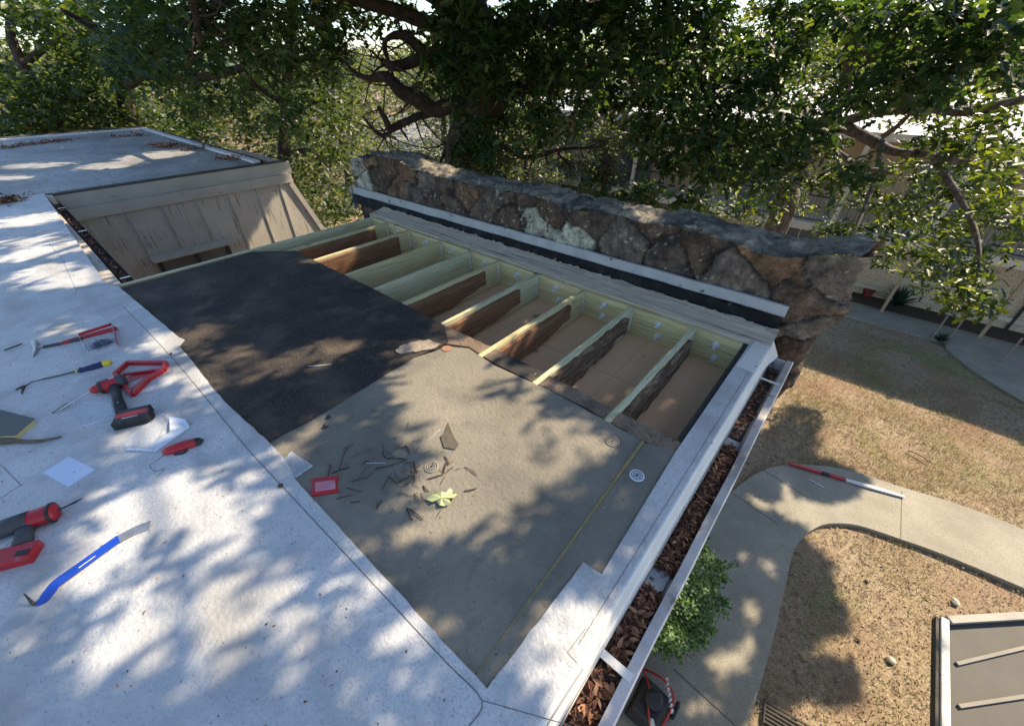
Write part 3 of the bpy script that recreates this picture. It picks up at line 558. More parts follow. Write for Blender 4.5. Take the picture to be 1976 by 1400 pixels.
# grey ribbed canopy at the bottom right
cz = -3.8; CP = thing('ribbed_canopy', tuple(G(1830, 1300, GZ)), 'grey ribbed canopy with a pale edge cap at the lower right', 'canopy')
x0, x1, yN, yF = 2.60, 6.2, -1.5, 4.98
MB().box(x0, x0+.075, yN, yF, cz-.02, cz+.03).build('edge_cap', M['capw'], CP, bevel=.006)
MB().box(x0-.035, x0-.001, yN, yF-.02, cz-.09, cz+.0).build('side_panel', M['panel'], CP)
hd = MB().bar((x0+.08, yF+.02, cz+.0), (x1, yF+3.35, cz+.0), .085, .05).build('head_rail', M['railgrey'], CP, bevel=.004)
sl_ = MB().add([(x0+.09, yN, cz-.10), (x0+.09, yF-.08, cz-.10), (x1, yF+3.15, cz-.14), (x1, yN, cz-.14)], [(0,3,2,1)])
for a in ((0, 0),): pass
MB().prism([(x0+.09, yN), (x0+.09, yF+.02), (x1, yF+3.4), (x1, yN)], cz-.10, cz-.06).build('ribbed_sheet', M['panel'], CP)
MB().box(x0+.0762, x0+.0895, yN, yF-.1, cz-.06, cz+.0).build('inner_trim', M['dark'], CP)
for pa, pb in (((1846, 1280), (1976, 1249)), ((1850, 1362), (1976, 1343)), ((1852, 1440), (1990, 1430))):
    A = G(*pa, cz-.045); Bq = G(*pb, cz-.045); Bq = A+(Bq-A)*4; MB().bar(A, Bq, .035, .03).build('rib', M['capw'] if False else mat('rib_paint', [(.20, .175, .135), (.26, .23, .185)], 3), CP, bevel=.003)

# pole, rod, sticks, stones, grate on the ground
A = G(1522, 893, GZ+.115); E2 = G(1745, 958, GZ+.115); d = (E2-A)
pole = thing('pole', tuple(A), 'long pole, red half in shade and white half in sun, lying on the path', 'pole')
MB().bar(A, A+d*.30, .075, .05).build('red_section', M['red'], pole, bevel=.006)
MB().bar(A+d*.302, A+d*.37, .085, .06).build('collar', M['black'], pole, bevel=.006)
MB().bar(A+d*.372, A+d*.51, .08, .052).build('red_section', M['red'], pole, bevel=.006)
MB().bar(A+d*.512, A+d*.72, .07, .04, w2=.10, h2=.05).bar(A+d*.7201, A+d, .10, .05, w2=.055, h2=.035).build('white_section', M['wroof'], pole, bevel=.005)
o = MB().tube([G(1560, 924, GZ+.095), G(1590, 940, GZ+.095)], .012, 8).build('rod', M['white']); put(o, 'short thin white rod on the shaded path below the pole', 'rod')
o = MB().tube(smoothpath([G(1752, 868, GZ+.03), G(1775, 878, GZ+.05), G(1797, 893, GZ+.03)]), .014, 6).build('stick', M['bark3']); put(o, 'curved dark stick lying alone on the sunny lawn', 'stick')
def rock(c, r, label, m=None):
    bm = bmesh.new(); bmesh.ops.create_icosphere(bm, subdivisions=3, radius=r)
    for v in bm.verts:
        v.co *= 1+.35*mnoise.noise(v.co*(1.7/r)+Vector(c)); v.co.z *= .6
    me = bpy.data.meshes.new('stone'); bm.to_mesh(me); bm.free(); o = link('stone', me, m or M['rock'], smooth=True); o.location = c; put(o, label, 'stone', 'loose stones on the bare ground')
rock(tuple(G(1720, 1273, GZ+.01)), .06, 'pale rounded stone in the middle of the bare patch')
rock(tuple(G(1843, 1160, GZ+.01)), .065, 'pale angular stone near the lower path edge, above the canopy')
rock(tuple(G(1672, 1121, GZ-.01)), .035, 'dark stone in the bare patch below the path bend', M['twig'])
rock(tuple(G(1656, 1234, GZ-.01)), .035, 'dark stone left of the pale rounded stone', M['twig'])
gr = MB(); ga = G(1478, 1352, GZ+.03); gd = (G(1560, 1400, GZ+.03)-ga); gd /= np.linalg.norm(gd); gn = np.array([-gd[1], gd[0], 0])
for k in range(6): gr.bar(ga-gn*(k*.055), ga-gn*(k*.055)+gd*.7, .028, .03)
gr.bar(ga-gn*.30-gd*.012, ga+gn*.03-gd*.012, .02, .034).bar(ga-gn*.30+gd*.712, ga+gn*.03+gd*.712, .02, .034)
put(gr.build('drain_grate', M['dark']), 'dark slatted drain grate at the foot of the bare patch', 'drain grate')
# small wheeled machine under the gutter
mc = G(1262, 1352, GZ+.3); mc[2] = GZ+.08
MC = thing('garden_machine', tuple(mc), 'black and red wheeled machine half hidden under the gutter', 'machine')
def off(a, b, c): return mc+np.array([a, b, c])
MB().add([off(-.28,-.42,.14), off(.20,-.40,.14), off(.24,.20,.14), off(-.28,.22,.14), off(-.22,-.34,.42), off(.14,-.32,.40), off(.17,.12,.40), off(-.22,.14,.42)], [(3,2,1,0),(4,5,6,7),(0,1,5,4),(1,2,6,5),(2,3,7,6),(3,0,4,7)]).build('body', M['black'], MC, bevel=.04, seg=3)
MB().tube([off(-.02,-.08,.40), off(-.02,-.08,.50), off(-.02,-.08,.52)], [.13, .13, .08], 20).build('engine_cover', M['black'], MC, bevel=.006)
MB().tube(smoothpath([off(-.30,.26,.25), off(-.05,.25,.44), off(.16,.19,.44), off(.21,.0,.43), off(.19,-.3,.43), off(.16,-.5,.46)], 5), .016, 10).build('frame', M['red'], MC)
MB().tube(smoothpath([off(-.3,.2,.36), off(-.12,-.0,.47), off(-.05,-.2,.47), off(.1,-.42,.44)], 5), .013, 8).build('frame', M['red'], MC)
for a, b in ((-.33, -.32), (.27, -.34), (.29, .14), (-.33, .14)):
    wh = MB().tube([off(a-.025,b,.13), off(a+.025,b,.13)], .13, 22, up=(0,0,1)).build('wheel', M['black'], MC, bevel=.015); MB().tube([off(a-.03,b,.13), off(a+.03,b,.13)], .06, 14).build('hub', M['zinc'], wh)
MB().tube([off(.05,-.30,.42), off(.10,-.36,.46)], [.04, .035], 12).build('cap', M['zinc'], MC)
nb = MB()
for k in range(7): q = off(.02+.035*k, .27-.05*k, .42); nb.tube([q, q+np.array([.0, .02, .05])], .018, 8)
nb.build('chain', M['zinc'], MC)

# ------------------------------------------------------------ shade pattern: which spots of roof and ground the sun reaches
LITR = [(60,425,90,10,8),(30,470,60,8,10),(100,485,120,9,10),(60,530,70,10,12),(150,540,70,14,12),(210,320,60,6,5),(300,300,70,7,5),(70,320,70,5,3),(20,345,40,5,3),
 (110,640,40,8,8),(305,668,50,12,12),(350,730,50,12,20),(410,762,30,10,10),(200,860,45,10,15),(280,838,60,12,15),(215,925,40,10,20),(300,960,60,12,28),
 (210,990,50,18,30),(330,950,90,16,30),(300,1010,130,24,32),(160,1100,100,22,32),(420,1040,90,20,30),(250,1230,160,28,32),(440,1150,100,22,30),(480,975,90,16,35),(600,1110,80,22,35),(720,1140,50,18,40),(590,1280,90,22,30),(760,1230,60,26,60),(330,1340,120,18,30),(820,1330,60,22,40),(60,1230,60,16,30),
 (395,640,60,10,10),(440,690,50,14,15),(560,700,60,12,10),(640,680,60,12,8),(850,690,90,26,10),(790,725,60,12,25),(935,700,34,15,-30),(590,832,55,12,15),(900,760,60,20,-20),(820,790,60,20,35),(930,830,110,24,30),(1010,790,50,20,-20),(740,840,40,10,25),(870,880,100,24,20),(1050,850,60,20,40),(850,960,60,12,25),(760,1000,60,14,30),(970,910,50,20,60),(900,1010,60,20,20),(1000,1000,50,18,60),(1080,940,50,16,50),(1150,860,60,18,30),(940,1060,40,14,30),
 (650,488,45,8,10),(615,500,30,7,10),(880,615,50,10,30),(985,645,50,12,30),(1105,690,45,12,35),(1030,735,50,14,30),(1230,985,30,14,60),(1140,1150,40,28,50),(1090,1230,50,25,50),(1210,1150,30,12,60),(1020,1330,50,20,50),(1225,1290,60,26,58),(1300,1150,60,16,58),(1400,940,60,14,60),(1170,1350,60,30,58),(1445,870,50,12,60),(1110,1260,60,36,50),(1060,1350,40,20,50),
 (860,320,40,8,5),(1250,400,40,10,10),(1395,1020,20,12,60)]
LITG = [(1465,985,22,12,0),(1505,982,15,10,0),(1440,965,18,9,30),(1480,1110,14,32,0),(1440,1185,30,25,0),(1390,1290,48,30,0),(1440,1250,20,20,0),(1345,1380,60,20,0),(1520,1000,20,15,30),(1310,1200,30,10,60),(1420,1080,12,20,0)]
DRKG = [(1590,930,72,42,0),(1560,1110,46,52,0),(1525,1205,64,55,0),(1610,1310,48,32,0),(1540,830,48,60,0),(1495,870,50,50,0),(1590,1180,40,30,0),(1500,1300,50,50,0)]
LITR += [(*proj((G(px_, py_, .6)[0]-.23, 2.86, 0)), a_, 12, -14) for px_, py_, a_ in ((850, 322, 40), (1250, 402, 34))]
def inell(px, py, L, grow=1.12):
    for cx, cy, a, b, an in L:
        t = math.radians(an); dx = px-cx; dy = -(py-cy); u = dx*math.cos(t)+dy*math.sin(t); v = -dx*math.sin(t)+dy*math.cos(t)
        if (u/a)**2+(v/b)**2 < grow: return True
    return False
def sunhit_ok(p, pad=.10):
    """False when foliage at p would shade a spot that the photo shows sunlit"""
    for ox, oy in ((0, 0), (pad, 0), (-pad, 0), (0, pad), (0, -pad)):
        h = p-SUN*(p[2]/SUN[2]) if p[2] > 0 else None
        if h is not None and -18 < h[0]+ox < .06 and -3 < h[1]+oy < 4.2:
            if inell(*proj((h[0]+ox, h[1]+oy, 0)), LITR): return False
            continue
        h = p-SUN*((p[2]+3.8)/SUN[2])
        if 2.4 < h[0] < 3.7 and 3. < h[1] < 6.: return False
        h = p-SUN*((p[2]-GZ)/SUN[2])
        if h[1] > 13.6 or h[0] < -.1: continue
        px, py = proj((h[0]+ox*1.2, h[1]+oy*1.2, GZ))
        if px < 1000 or px > 2060 or py > 1480 or py < 560: continue
        rightside = px > 1560-(py-1020)*.316 if py > 1020 else px > 1500
        if rightside and not inell(px, py, DRKG): return False
        if not rightside and inell(px, py, LITG): return False
    return True
ML = {'oak': leafmat('oak_leaf', (.012, .029, .012), (.036, .072, .025), (.12, .165, .05), .36),
      'mid': leafmat('mid_leaf', (.014, .030, .009), (.034, .06, .016), (.105, .135, .032), .38),
      'lit': leafmat('light_leaf', (.015, .032, .009), (.045, .075, .014), (.145, .175, .03), .42),
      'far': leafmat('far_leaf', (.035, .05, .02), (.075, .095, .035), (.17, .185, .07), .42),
      'bush': leafmat('bush_leaf', (.03, .065, .02), (.10, .18, .06), (.28, .40, .18), .3),
      'dry': leafmat('dried_leaf', (.14, .085, .055), (.27, .175, .11), (.48, .36, .245), .1, (1, 1, 1), .8),
      'ddry': leafmat('dark_dried_leaf', (.035, .017, .01), (.22, .085, .04), (.60, .32, .17), .05, (1, 1, 1), .8)}
GRID = ["MMMMDDDDDDDDDDDBDDDDDDDDDDDYYDDDYYDDDD",
        " MMMDDDDDDDDD BBDDDDDDDDDMDYYDMMDDYDDD",
        " BMMDDDDDDDDDB BDDDDDDDDDDDDDDMYYDYDDD",
        "MBMMDDDDDDDDDBBBDDDDDDDDDDDDDYYYMDDYYD",
        "MMMMMDDDDDDDMBBBDDDDDDDDDDDDDYYDD DYYM",
        "MMMMMMDDDDDMMBBBBDDDDDDDDDDDDDD  M YYY",
        "MMMMMMMMBMDMM BBBDDDD  DDDDDDDD   YYYM",
        "MMMMMMMM BDMMBBBBDD     DDDDDDY  YMYYY",
        "         BMMB    DD      DDDDYYDM YYYYY",
        "           MMM        DDDDYYMM MMYYYYY",
        "          MMM            MYYM M MYYYYY",
        "                              MYYYYY Y",
        "                              YYY YYY ",
        "                              Y   YYY ",
        "                                   YY  "]
def cells(ch, c0, c1, dmin, dmax, per, jit=1.0):
    out = []
    for r_, row in enumerate(GRID):
        for c_, q in enumerate(row):
            if q != ch or not c0 <= c_ < c1: continue
            for k in range(per):
                px = (c_+.5+rng.uniform(-.6, .6)*jit)*52; py = (r_+.5+rng.uniform(-.6, .6)*jit)*40
                for tr in range(7):
                    p = PD(px, py, rng.uniform(dmin, dmax))
                    if p[2] < 1.5 and p[0] > -19 and p[1] < 4.4 and p[0] < -4: continue
                    if sunhit_ok(p): out.append(p); break
                else:
                    if rng.random() < .25 and not (p[2] < 1.5 and -19 < p[0] < -4 and p[1] < 4.4): out.append(p)
    return np.array(out)
def over(n, region, zr, cond, vis=-40):
    out = []; k = 0
    while len(out) < n and k < n*12:
        k += 1; x = rng.uniform(region[0], region[1]); y = rng.uniform(region[2], region[3]); z0 = region[4]
        p = np.array([x, y, z0])+SUN*((rng.uniform(*zr)-z0)/SUN[2])
        if not cond(p): continue
        px, py = proj(p)
        if -60 < px < 2040 and vis < py < 1400: continue
        if sunhit_ok(p, .13): out.append(p)
    return np.array(out)
def limb(px, d, rpx, n=6):
    pts = [PD(a, b, dd) for (a, b), dd in zip(px, d)]; P = smoothpath(pts, n); L = len(P)
    rad = [np.interp(i/(L-1)*(len(rpx)-1), range(len(rpx)), [r_*dd/F for r_, dd in zip(rpx, d)])*(1+.12*mnoise.noise(Vector((i*.7, rpx[0], 0)))) for i in range(L)]
    return P, rad
# --- the big oak behind the stone wall
OAK = thing('oak_tree', tuple(G(905, 330, GZ)*np.array([1, 1, 1])), 'big dark oak with heavy twisting limbs right behind the stone wall', 'tree')
tr = MB(); base = PD(905, 330, 8.6); gb = base.copy(); gb[2] = GZ-.1
P = smoothpath([gb, gb*.5+base*.5+np.array([.08, .1, 0]), PD(903, 330, 8.6), PD(925, 230, 8.6), PD(932, 130, 8.6), PD(905, 30, 8.5), PD(880, -80, 8.4), PD(900, -260, 8.4)], 6)
tr.tube(P, [np.interp(i, [0, 3, 12, 24, 36, 42], [.75, .55, .44, .40, .26, .12]) for i in range(len(P))], 16); tr.build('trunk', M['bark'], OAK, smooth=True)
OD = 8.2
LB = [([(915, 130), (863, 62), (825, 45), (762, 20), (700, 5), (640, -20)], [20, 12, 10, 9, 7, 4]), ([(925, 190), (867, 138), (817, 99), (782, 70), (752, 72), (738, 88)], [18, 11, 9, 7, 4, 2]), ([(742, 74), (744, 100), (752, 125), (760, 150)], [4, 3, 2.5, 1.5]),
      ([(920, 150), (867, 103), (835, 103), (796, 120), (760, 128), (735, 118)], [16, 10, 9, 8, 7, 4]), ([(925, 240), (902, 207), (867, 205), (838, 212), (806, 191), (775, 177), (746, 149), (714, 152), (690, 143), (665, 120)], [20, 15, 13, 12, 13, 11, 8, 5, 3, 1.5]),
      ([(845, 212), (820, 222), (800, 227), (757, 248), (743, 232), (730, 205)], [8, 6, 6, 5, 4, 3]), 
      ([(930, 250), (880, 262), (862, 285), (845, 325)], [7, 4, 3, 2]), ([(935, 100), (1050, 40), (1180, 10), (1330, -40)], [16, 12, 9, 5]), ([(930, 180), (1060, 160), (1200, 120), (1350, 150)], [14, 9, 7, 4]),
      ([(940, 260), (1000, 300), (1040, 300), (1085, 288), (1150, 285)], [6, 4, 4, 3, 2]), ([(1075, 292), (1095, 315), (1110, 325)], [2.5, 2, 1.2]), ([(900, 20), (700, -80), (500, -100), (380, -40), (378, 30), (388, 85)], [14, 12, 9, 6, 4, 3]),
      ([(560, -90), (450, -10), (400, 40), (432, 72), (440, 90)], [7, 5, 4, 3, 1.5]), ([(760, 248), (735, 262), (700, 225)], [4, 3, 1.5])]
for k, (px, rp) in enumerate(LB):
    P, rad = limb(px, [8.6-.12*min(i, 4)*(1 if k % 2 else .4) for i in range(len(px))], rp); mbl = MB().tube(P, rad, 9)
    for q in range(9):
        i_ = int(rng.integers(len(P)//4, len(P))); d_ = Vector(rng.normal(size=3)).normalized(); d_.z -= .15; L_ = rng.uniform(.3, .95); s0 = Vector(P[i_]); pr = min(rad[i_]*.5, .022)
        mbl.tube(smoothpath([s0, s0+d_*L_*.5+Vector(rng.normal(size=3))*.07, s0+d_*L_+Vector(rng.normal(size=3))*.12], 3), [pr, pr*.85, pr*.7, pr*.6, pr*.45, pr*.35, pr*.15], 5)
    mbl.build('limb', M['bark'], OAK, smooth=True)
# overhead scaffold limbs carrying the crown above the roof
for k, (tx, ty, tz) in enumerate([(-1.5, 3.5, 5.5), (-4, 5.5, 6.5), (-7, 6, 5.5), (-10, 7, 6), (-2, 7.5, 7), (1.5, 6, 6)]):
    a = np.array(PD(900, -200, 8.4)); b = np.array([tx, ty, tz]); m1 = a*.6+b*.4+np.array([0, 0, .8])
    P = smoothpath([a, m1, b], 6); MB().tube(P, list(np.linspace(.06, .015, len(P))), 8).build('limb', M['bark'], OAK, smooth=True)
c1 = cells('D', 15, 38, 6.4, 9.6, 5)
lf = clumps(c1, .26, 26); leaf_mesh('crown', lf, rng.uniform(.13, .21, len(lf)), ML['oak'], OAK, tint=np.clip(rng.normal(.4, .25, len(lf)), 0, 1), up_bias=.5, droop=.9)
c2 = over(9500, (-6.5, .1, -1.3, 4.3, 0), (2.6, 5.2), lambda p: True); lf = clumps(c2, .11, 8); leaf_mesh('upper_crown', lf, rng.uniform(.10, .15, len(lf)), ML['oak'], OAK, droop=.5)
# --- dark tree on the left behind the rear roof
T2 = thing('oak_tree', tuple(PD(250, 260, 21)*np.array([1, 1, 0])+np.array([0, 0, GZ])), 'dark leafy oak behind the rear roof, left of the stone wall', 'tree')
tb = PD(250, 230, 21); g0 = tb.copy(); g0[2] = GZ
P = smoothpath([g0, (g0+tb)/2, tb, PD(248, 124, 20.5), PD(262, 20, 19), PD(300, -100, 17)], 5); MB().tube(P, list(np.linspace(.34, .10, len(P))), 12).build('trunk', M['bark'], T2, smooth=True)
for px, rp in [([(250, 160), (320, 110), (420, 60), (520, 30)], [7, 5, 4, 2]), ([(252, 110), (190, 60), (120, 20)], [6, 4, 2]), ([(250, 140), (380, 150), (500, 120), (600, 90)], [7, 5, 4, 2])]:
    P, rad = limb(px, [19, 16, 13, 11][:len(px)], rp); MB().tube(P, rad, 8).build('limb', M['bark'], T2, smooth=True)
c3 = cells('D', 0, 15, 8, 20, 9); lf = clumps(c3, .33, 24); leaf_mesh('crown', lf, rng.uniform(.14, .23, len(lf)), ML['oak'], T2, droop=.9, tint=np.clip(rng.normal(.45, .25, len(lf)), 0, 1))
c4 = over(7500, (-18, -6.5, -1.0, 4.0, 0), (2.6, 5.4), lambda p: True); lf = clumps(c4, .15, 8); leaf_mesh('upper_crown', lf, rng.uniform(.12, .18, len(lf)), ML['oak'], T2, droop=.5)
# --- slender trees left and middle
T3 = thing('slender_tree', tuple(PD(100, 250, 22)*np.array([1, 1, 0])+np.array([0, 0, GZ])), 'slender bent tree with olive leaves at the far left', 'tree')
P, rad = limb([(125, 300), (106, 220), (71, 177), (53, 142), (35, 106), (20, 60), (30, -20)], [21.5]*7, [8, 7, 6, 5, 5, 4, 3]); p0 = np.array(P[0]); p0[2] = GZ; MB().tube([p0]+P, [.2]+rad, 9).build('trunk', M['bark'], T3, smooth=True)
for px in ([(71, 177), (130, 190), (190, 170)], [(100, 225), (60, 240), (20, 230)], [(45, 125), (90, 90), (140, 60)]):
    P, rad = limb(px, [21.5, 21, 20], [4, 3, 1.5]); MB().tube(P, rad, 6).build('limb', M['bark'], T3, smooth=True)
c5 = cells('M', 0, 9, 18.5, 26, 12); lf = clumps(c5, .6, 26); leaf_mesh('crown', lf, rng.uniform(.18, .28, len(lf)), ML['mid'], T3, 'diamond', droop=.5)
T4 = thing('slender_tree', tuple(PD(545, 300, 15)*np.array([1, 1, 0])+np.array([0, 0, GZ])), 'slender dark stemmed tree just left of the stone wall end', 'tree')
P, rad = limb([(545, 330), (548, 250), (553, 160), (560, 60), (570, -30)], [14]*5, [8, 7, 6, 5, 3]); p0 = np.array(P[0]); p0[2] = GZ; MB().tube([p0]+P, [.2]+rad, 9).build('trunk', M['bark'], T4, smooth=True)
for px in ([(548, 240), (600, 200), (660, 190)], [(550, 200), (500, 170), (470, 130)], [(546, 300), (600, 290), (640, 330)], [(553, 130), (610, 100), (650, 60)]):
    P, rad = limb(px, [14, 13.5, 13], [5, 3, 1.5]); MB().tube(P, rad, 6).build('limb', M['bark'], T4, smooth=True)
c6 = np.concatenate([cells('M', 9, 16, 11, 17, 7)]); lf = clumps(c6, .38, 24); leaf_mesh('crown', lf, rng.uniform(.14, .21, len(lf)), ML['mid'], T4, 'diamond', droop=.6)
# --- tree with pale bark on the right
T5 = thing('pale_bark_tree', tuple(PD(1500, 430, 11)*np.array([1, 1, 0])+np.array([0, 0, GZ])), 'leaning tree with pale bark and sunlit yellow green leaves on the right', 'tree')
pb = PD(1498, 440, 11.5); g0 = pb.copy()+np.array([-.5, 0, 0]); g0[2] = GZ
P = smoothpath([g0, pb, PD(1520, 350, 11.4), PD(1562, 285, 11.2), PD(1605, 225, 11), PD(1640, 120, 11), PD(1650, -40, 11)], 5); MB().tube(P, [np.interp(i, [0, 5, 15, 30], [.32, .24, .19, .07]) for i in range(len(P))], 14).build('trunk', M['bark2'], T5, smooth=True)
for px, rp in [([(1600, 240), (1640, 250), (1690, 275), (1725, 292), (1790, 300), (1900, 320)], [8, 7, 7, 5, 4, 2]), ([(1605, 285), (1650, 318), (1665, 335), (1668, 360)], [4, 4, 3, 2]), ([(1665, 332), (1690, 328), (1720, 335)], [3, 3, 2]), ([(1612, 240), (1650, 228), (1700, 215), (1790, 208), (1860, 215), (1980, 190)], [7, 6, 6, 6, 5, 4]),
               ([(1690, 272), (1730, 245), (1760, 215)], [4, 3, 2]), ([(1640, 120), (1720, 60), (1850, 50), (1980, 30)], [8, 6, 5, 3]), ([(1800, 300), (1850, 380), (1880, 440), (1890, 500), (1880, 560)], [4, 3.5, 3, 2, 1]), ([(1700, 280), (1690, 340), (1660, 420), (1640, 470)], [4, 3, 2.5, 1.5])]:
    P, rad = limb(px, list(np.linspace(11, 9.6, len(px))), rp); MB().tube(P, rad, 8).build('limb', M['bark2'], T5, smooth=True)
c7 = np.concatenate([cells('Y', 24, 38, 8.5, 17, 4), cells('M', 22, 38, 10, 17, 4)]); lf = clumps(c7, .25, 26); leaf_mesh('crown', lf, rng.uniform(.13, .20, len(lf)), ML['lit'], T5, droop=.6)
c8 = over(6500, (.1, 2.6, .5, 10., GZ), (1.2, 6.), lambda p: True, 150)
ex = []
for cx_, cy_, a_, b_, _ in DRKG:
    for k in range(95):
        t_ = rng.random()*6.28; rr_ = math.sqrt(rng.random()); p = G(cx_+a_*rr_*math.cos(t_)*.85, cy_+b_*rr_*math.sin(t_)*.85, GZ); p = p+SUN*(rng.uniform(7.6, 13)/SUN[2]); q_ = proj(p)
        if 0 < q_[0] < 1976 and q_[1] > 190: continue
        ex.append(p)
c8 = np.concatenate([c8, np.array(ex)]); lf = clumps(c8, .19, 13); leaf_mesh('upper_crown', lf, rng.uniform(.12, .18, len(lf)), ML['mid'], T5)
# --- trees farther off
FT = [(-30, 26, 9.5, 3.6, 'rounded tree far left beyond the rear roof, nearest of the far trees'), (-24, 36, 15, 4.6, 'tall broad tree far behind the dark oak on the left'), (-36, 46, 10, 5, 'broad far tree on the left, close to the horizon'), (-13, 30, 12, 3.8, 'yellow green far tree seen between the limbs of the big oak'), (-7, 36, 13, 4.4, 'far tree directly behind the big oak trunk'),
      (-18, 50, 13, 5, 'small looking tree in the distance behind the stone wall end'), (-50, 30, 9.5, 5, 'leftmost far tree, cut by the photo edge'), (2, 42, 15, 5, 'tall far tree above the neighbouring roof, in the middle'), (12, 44, 15, 5, 'tall far tree above the neighbouring roof, at the right'), (-42, 70, 11, 7, 'pale green tree at the foot of the hills on the left'), (22, 40, 15, 5.5, 'rightmost far tree above the neighbouring roof'),
      (-10.5, 24, 10, 3, 'yellow green tree framed by the twisting limbs'), (-16, 24, 11, 3.2, 'olive tree left of the yellow green one behind the wall end'), (-12.5, 15.5, 6.4, 1.9, 'bushy young tree low behind the stone wall end'), (-20, 30, 13, 4, 'mid green tree high behind the gap by the wall'), (-28, 31, 12, 4, 'olive tree deeper behind the rear roof corner'), (-44, 38, 9, 5, 'wide olive tree far behind the left edge'), (-9, 28, 9, 3, 'low tree left of the neighbouring building end'), (-34, 58, 16, 7, 'very distant broad tree left of centre'), (-8, 62, 18, 8, 'very distant broad tree behind the big oak'), (18, 60, 18, 8, 'very distant broad tree above the neighbouring roof'),
      (-21, 23, 7.6, 2.6, 'low bushy tree behind the corner of the rear roof'), (-11, 20, 6.2, 2.4, 'low bushy tree with yellow green leaves behind the wall end'), (-15, 17, 7.4, 2.0, 'young leafy tree between rear roof and stone wall'), (-33, 18, 8.5, 3, 'low olive tree at the left edge behind the rear roof')]
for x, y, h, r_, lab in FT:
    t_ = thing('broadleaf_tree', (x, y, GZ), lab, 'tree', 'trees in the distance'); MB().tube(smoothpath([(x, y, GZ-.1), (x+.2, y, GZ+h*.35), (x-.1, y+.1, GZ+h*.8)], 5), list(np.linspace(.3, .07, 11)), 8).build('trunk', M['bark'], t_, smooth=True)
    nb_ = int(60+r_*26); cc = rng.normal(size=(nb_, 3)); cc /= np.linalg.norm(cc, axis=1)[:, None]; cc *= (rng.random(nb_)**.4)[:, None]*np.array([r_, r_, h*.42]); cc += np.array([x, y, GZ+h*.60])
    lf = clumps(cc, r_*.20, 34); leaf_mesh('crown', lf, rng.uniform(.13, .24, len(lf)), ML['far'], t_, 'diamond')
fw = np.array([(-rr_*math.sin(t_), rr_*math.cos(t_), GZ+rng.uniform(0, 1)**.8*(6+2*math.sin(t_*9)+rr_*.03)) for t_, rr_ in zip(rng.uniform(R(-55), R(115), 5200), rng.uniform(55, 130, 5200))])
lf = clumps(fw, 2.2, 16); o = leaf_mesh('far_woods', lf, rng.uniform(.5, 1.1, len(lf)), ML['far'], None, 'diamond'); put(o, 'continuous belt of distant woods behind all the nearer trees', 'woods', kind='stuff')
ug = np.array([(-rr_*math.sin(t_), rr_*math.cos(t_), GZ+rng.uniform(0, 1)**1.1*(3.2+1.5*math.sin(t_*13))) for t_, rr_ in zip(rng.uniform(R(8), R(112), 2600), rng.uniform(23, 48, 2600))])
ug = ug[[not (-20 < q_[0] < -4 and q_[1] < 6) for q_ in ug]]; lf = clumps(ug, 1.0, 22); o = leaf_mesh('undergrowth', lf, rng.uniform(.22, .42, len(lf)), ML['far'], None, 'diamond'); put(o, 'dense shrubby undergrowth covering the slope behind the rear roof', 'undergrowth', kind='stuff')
# --- bush by the path
bc = G(1368, 1150, GZ+.75); BU = thing('bush', (bc[0], bc[1], GZ), 'bright green leafy bush beside the gutter and the path', 'bush')
cc = rng.normal(size=(150, 3)); cc /= np.linalg.norm(cc, axis=1)[:, None]; cc *= (rng.random(150)**.35)[:, None]*np.array([.52, .95, .70]); cc += np.array([bc[0]-.34, bc[1]-.32, GZ+.85])
sp2 = []
for k in range(70):
    a_ = rng.random()*6.28; st_ = np.array([bc[0]-.32+.34*math.cos(a_), bc[1]-.32+.8*math.sin(a_), GZ+rng.uniform(.7, 1.35)]); dv = np.array([math.cos(a_)*.22, math.sin(a_)*.25, rng.uniform(-.35, .25)])
    for j in range(7): sp2.append(st_+dv*j/6)
cc = np.concatenate([cc, np.array(sp2)]); lf = np.vstack([clumps(cc[:len(cc)-len(sp2)], .17, 50), clumps(cc[len(cc)-len(sp2):], .04, 9)]); leaf_mesh('foliage', lf, rng.uniform(.045, .08, len(lf)), ML['bush'], BU, 'diamond', up_bias=.4)
for k in range(9):
    a = rng.random()*6.28; q = np.array([bc[0]-.12, bc[1]-.15, GZ]); e = q+np.array([.4*math.cos(a), .55*math.sin(a), rng.uniform(.7, 1.1)]); MB().tube(smoothpath([q, (q+e)/2+np.array([0, 0, .1]), e], 3), [.02]*3+[.014]*3+[.008], 6).build('stem', M['bark3'], BU)
# --- litter and dry grass on the ground
def gpts(n, x0, x1, y0, y1, keep):
    q = np.column_stack([rng.uniform(x0, x1, n), rng.uniform(y0, y1, n), np.full(n, GZ)]); return q[[keep(p) for p in q]]
import bisect
def inpoly(p, poly):
    x, y = p[0], p[1]; c = False; n = len(poly)
    for i in range(n):
        x1_, y1_ = poly[i]; x2_, y2_ = poly[(i+1) % n]
        if (y1_ > y) != (y2_ > y) and x < (x2_-x1_)*(y-y1_)/(y2_-y1_)+x1_: c = not c
    return c
q = gpts(26000, .2, 9, -1, 15.5, lambda p: not inpoly(p, path_poly) and (p[1] < 10 or rng.random() < .35)); q[:, 2] += rng.uniform(-.005, .015, len(q))
o = leaf_mesh('leaf_litter', q, rng.uniform(.02, .06, len(q)), ML['dry'], None, 'diamond', up_bias=1.6, droop=0); put(o, 'brown fallen leaves scattered over lawn and bare earth', 'fallen leaves', kind='stuff')
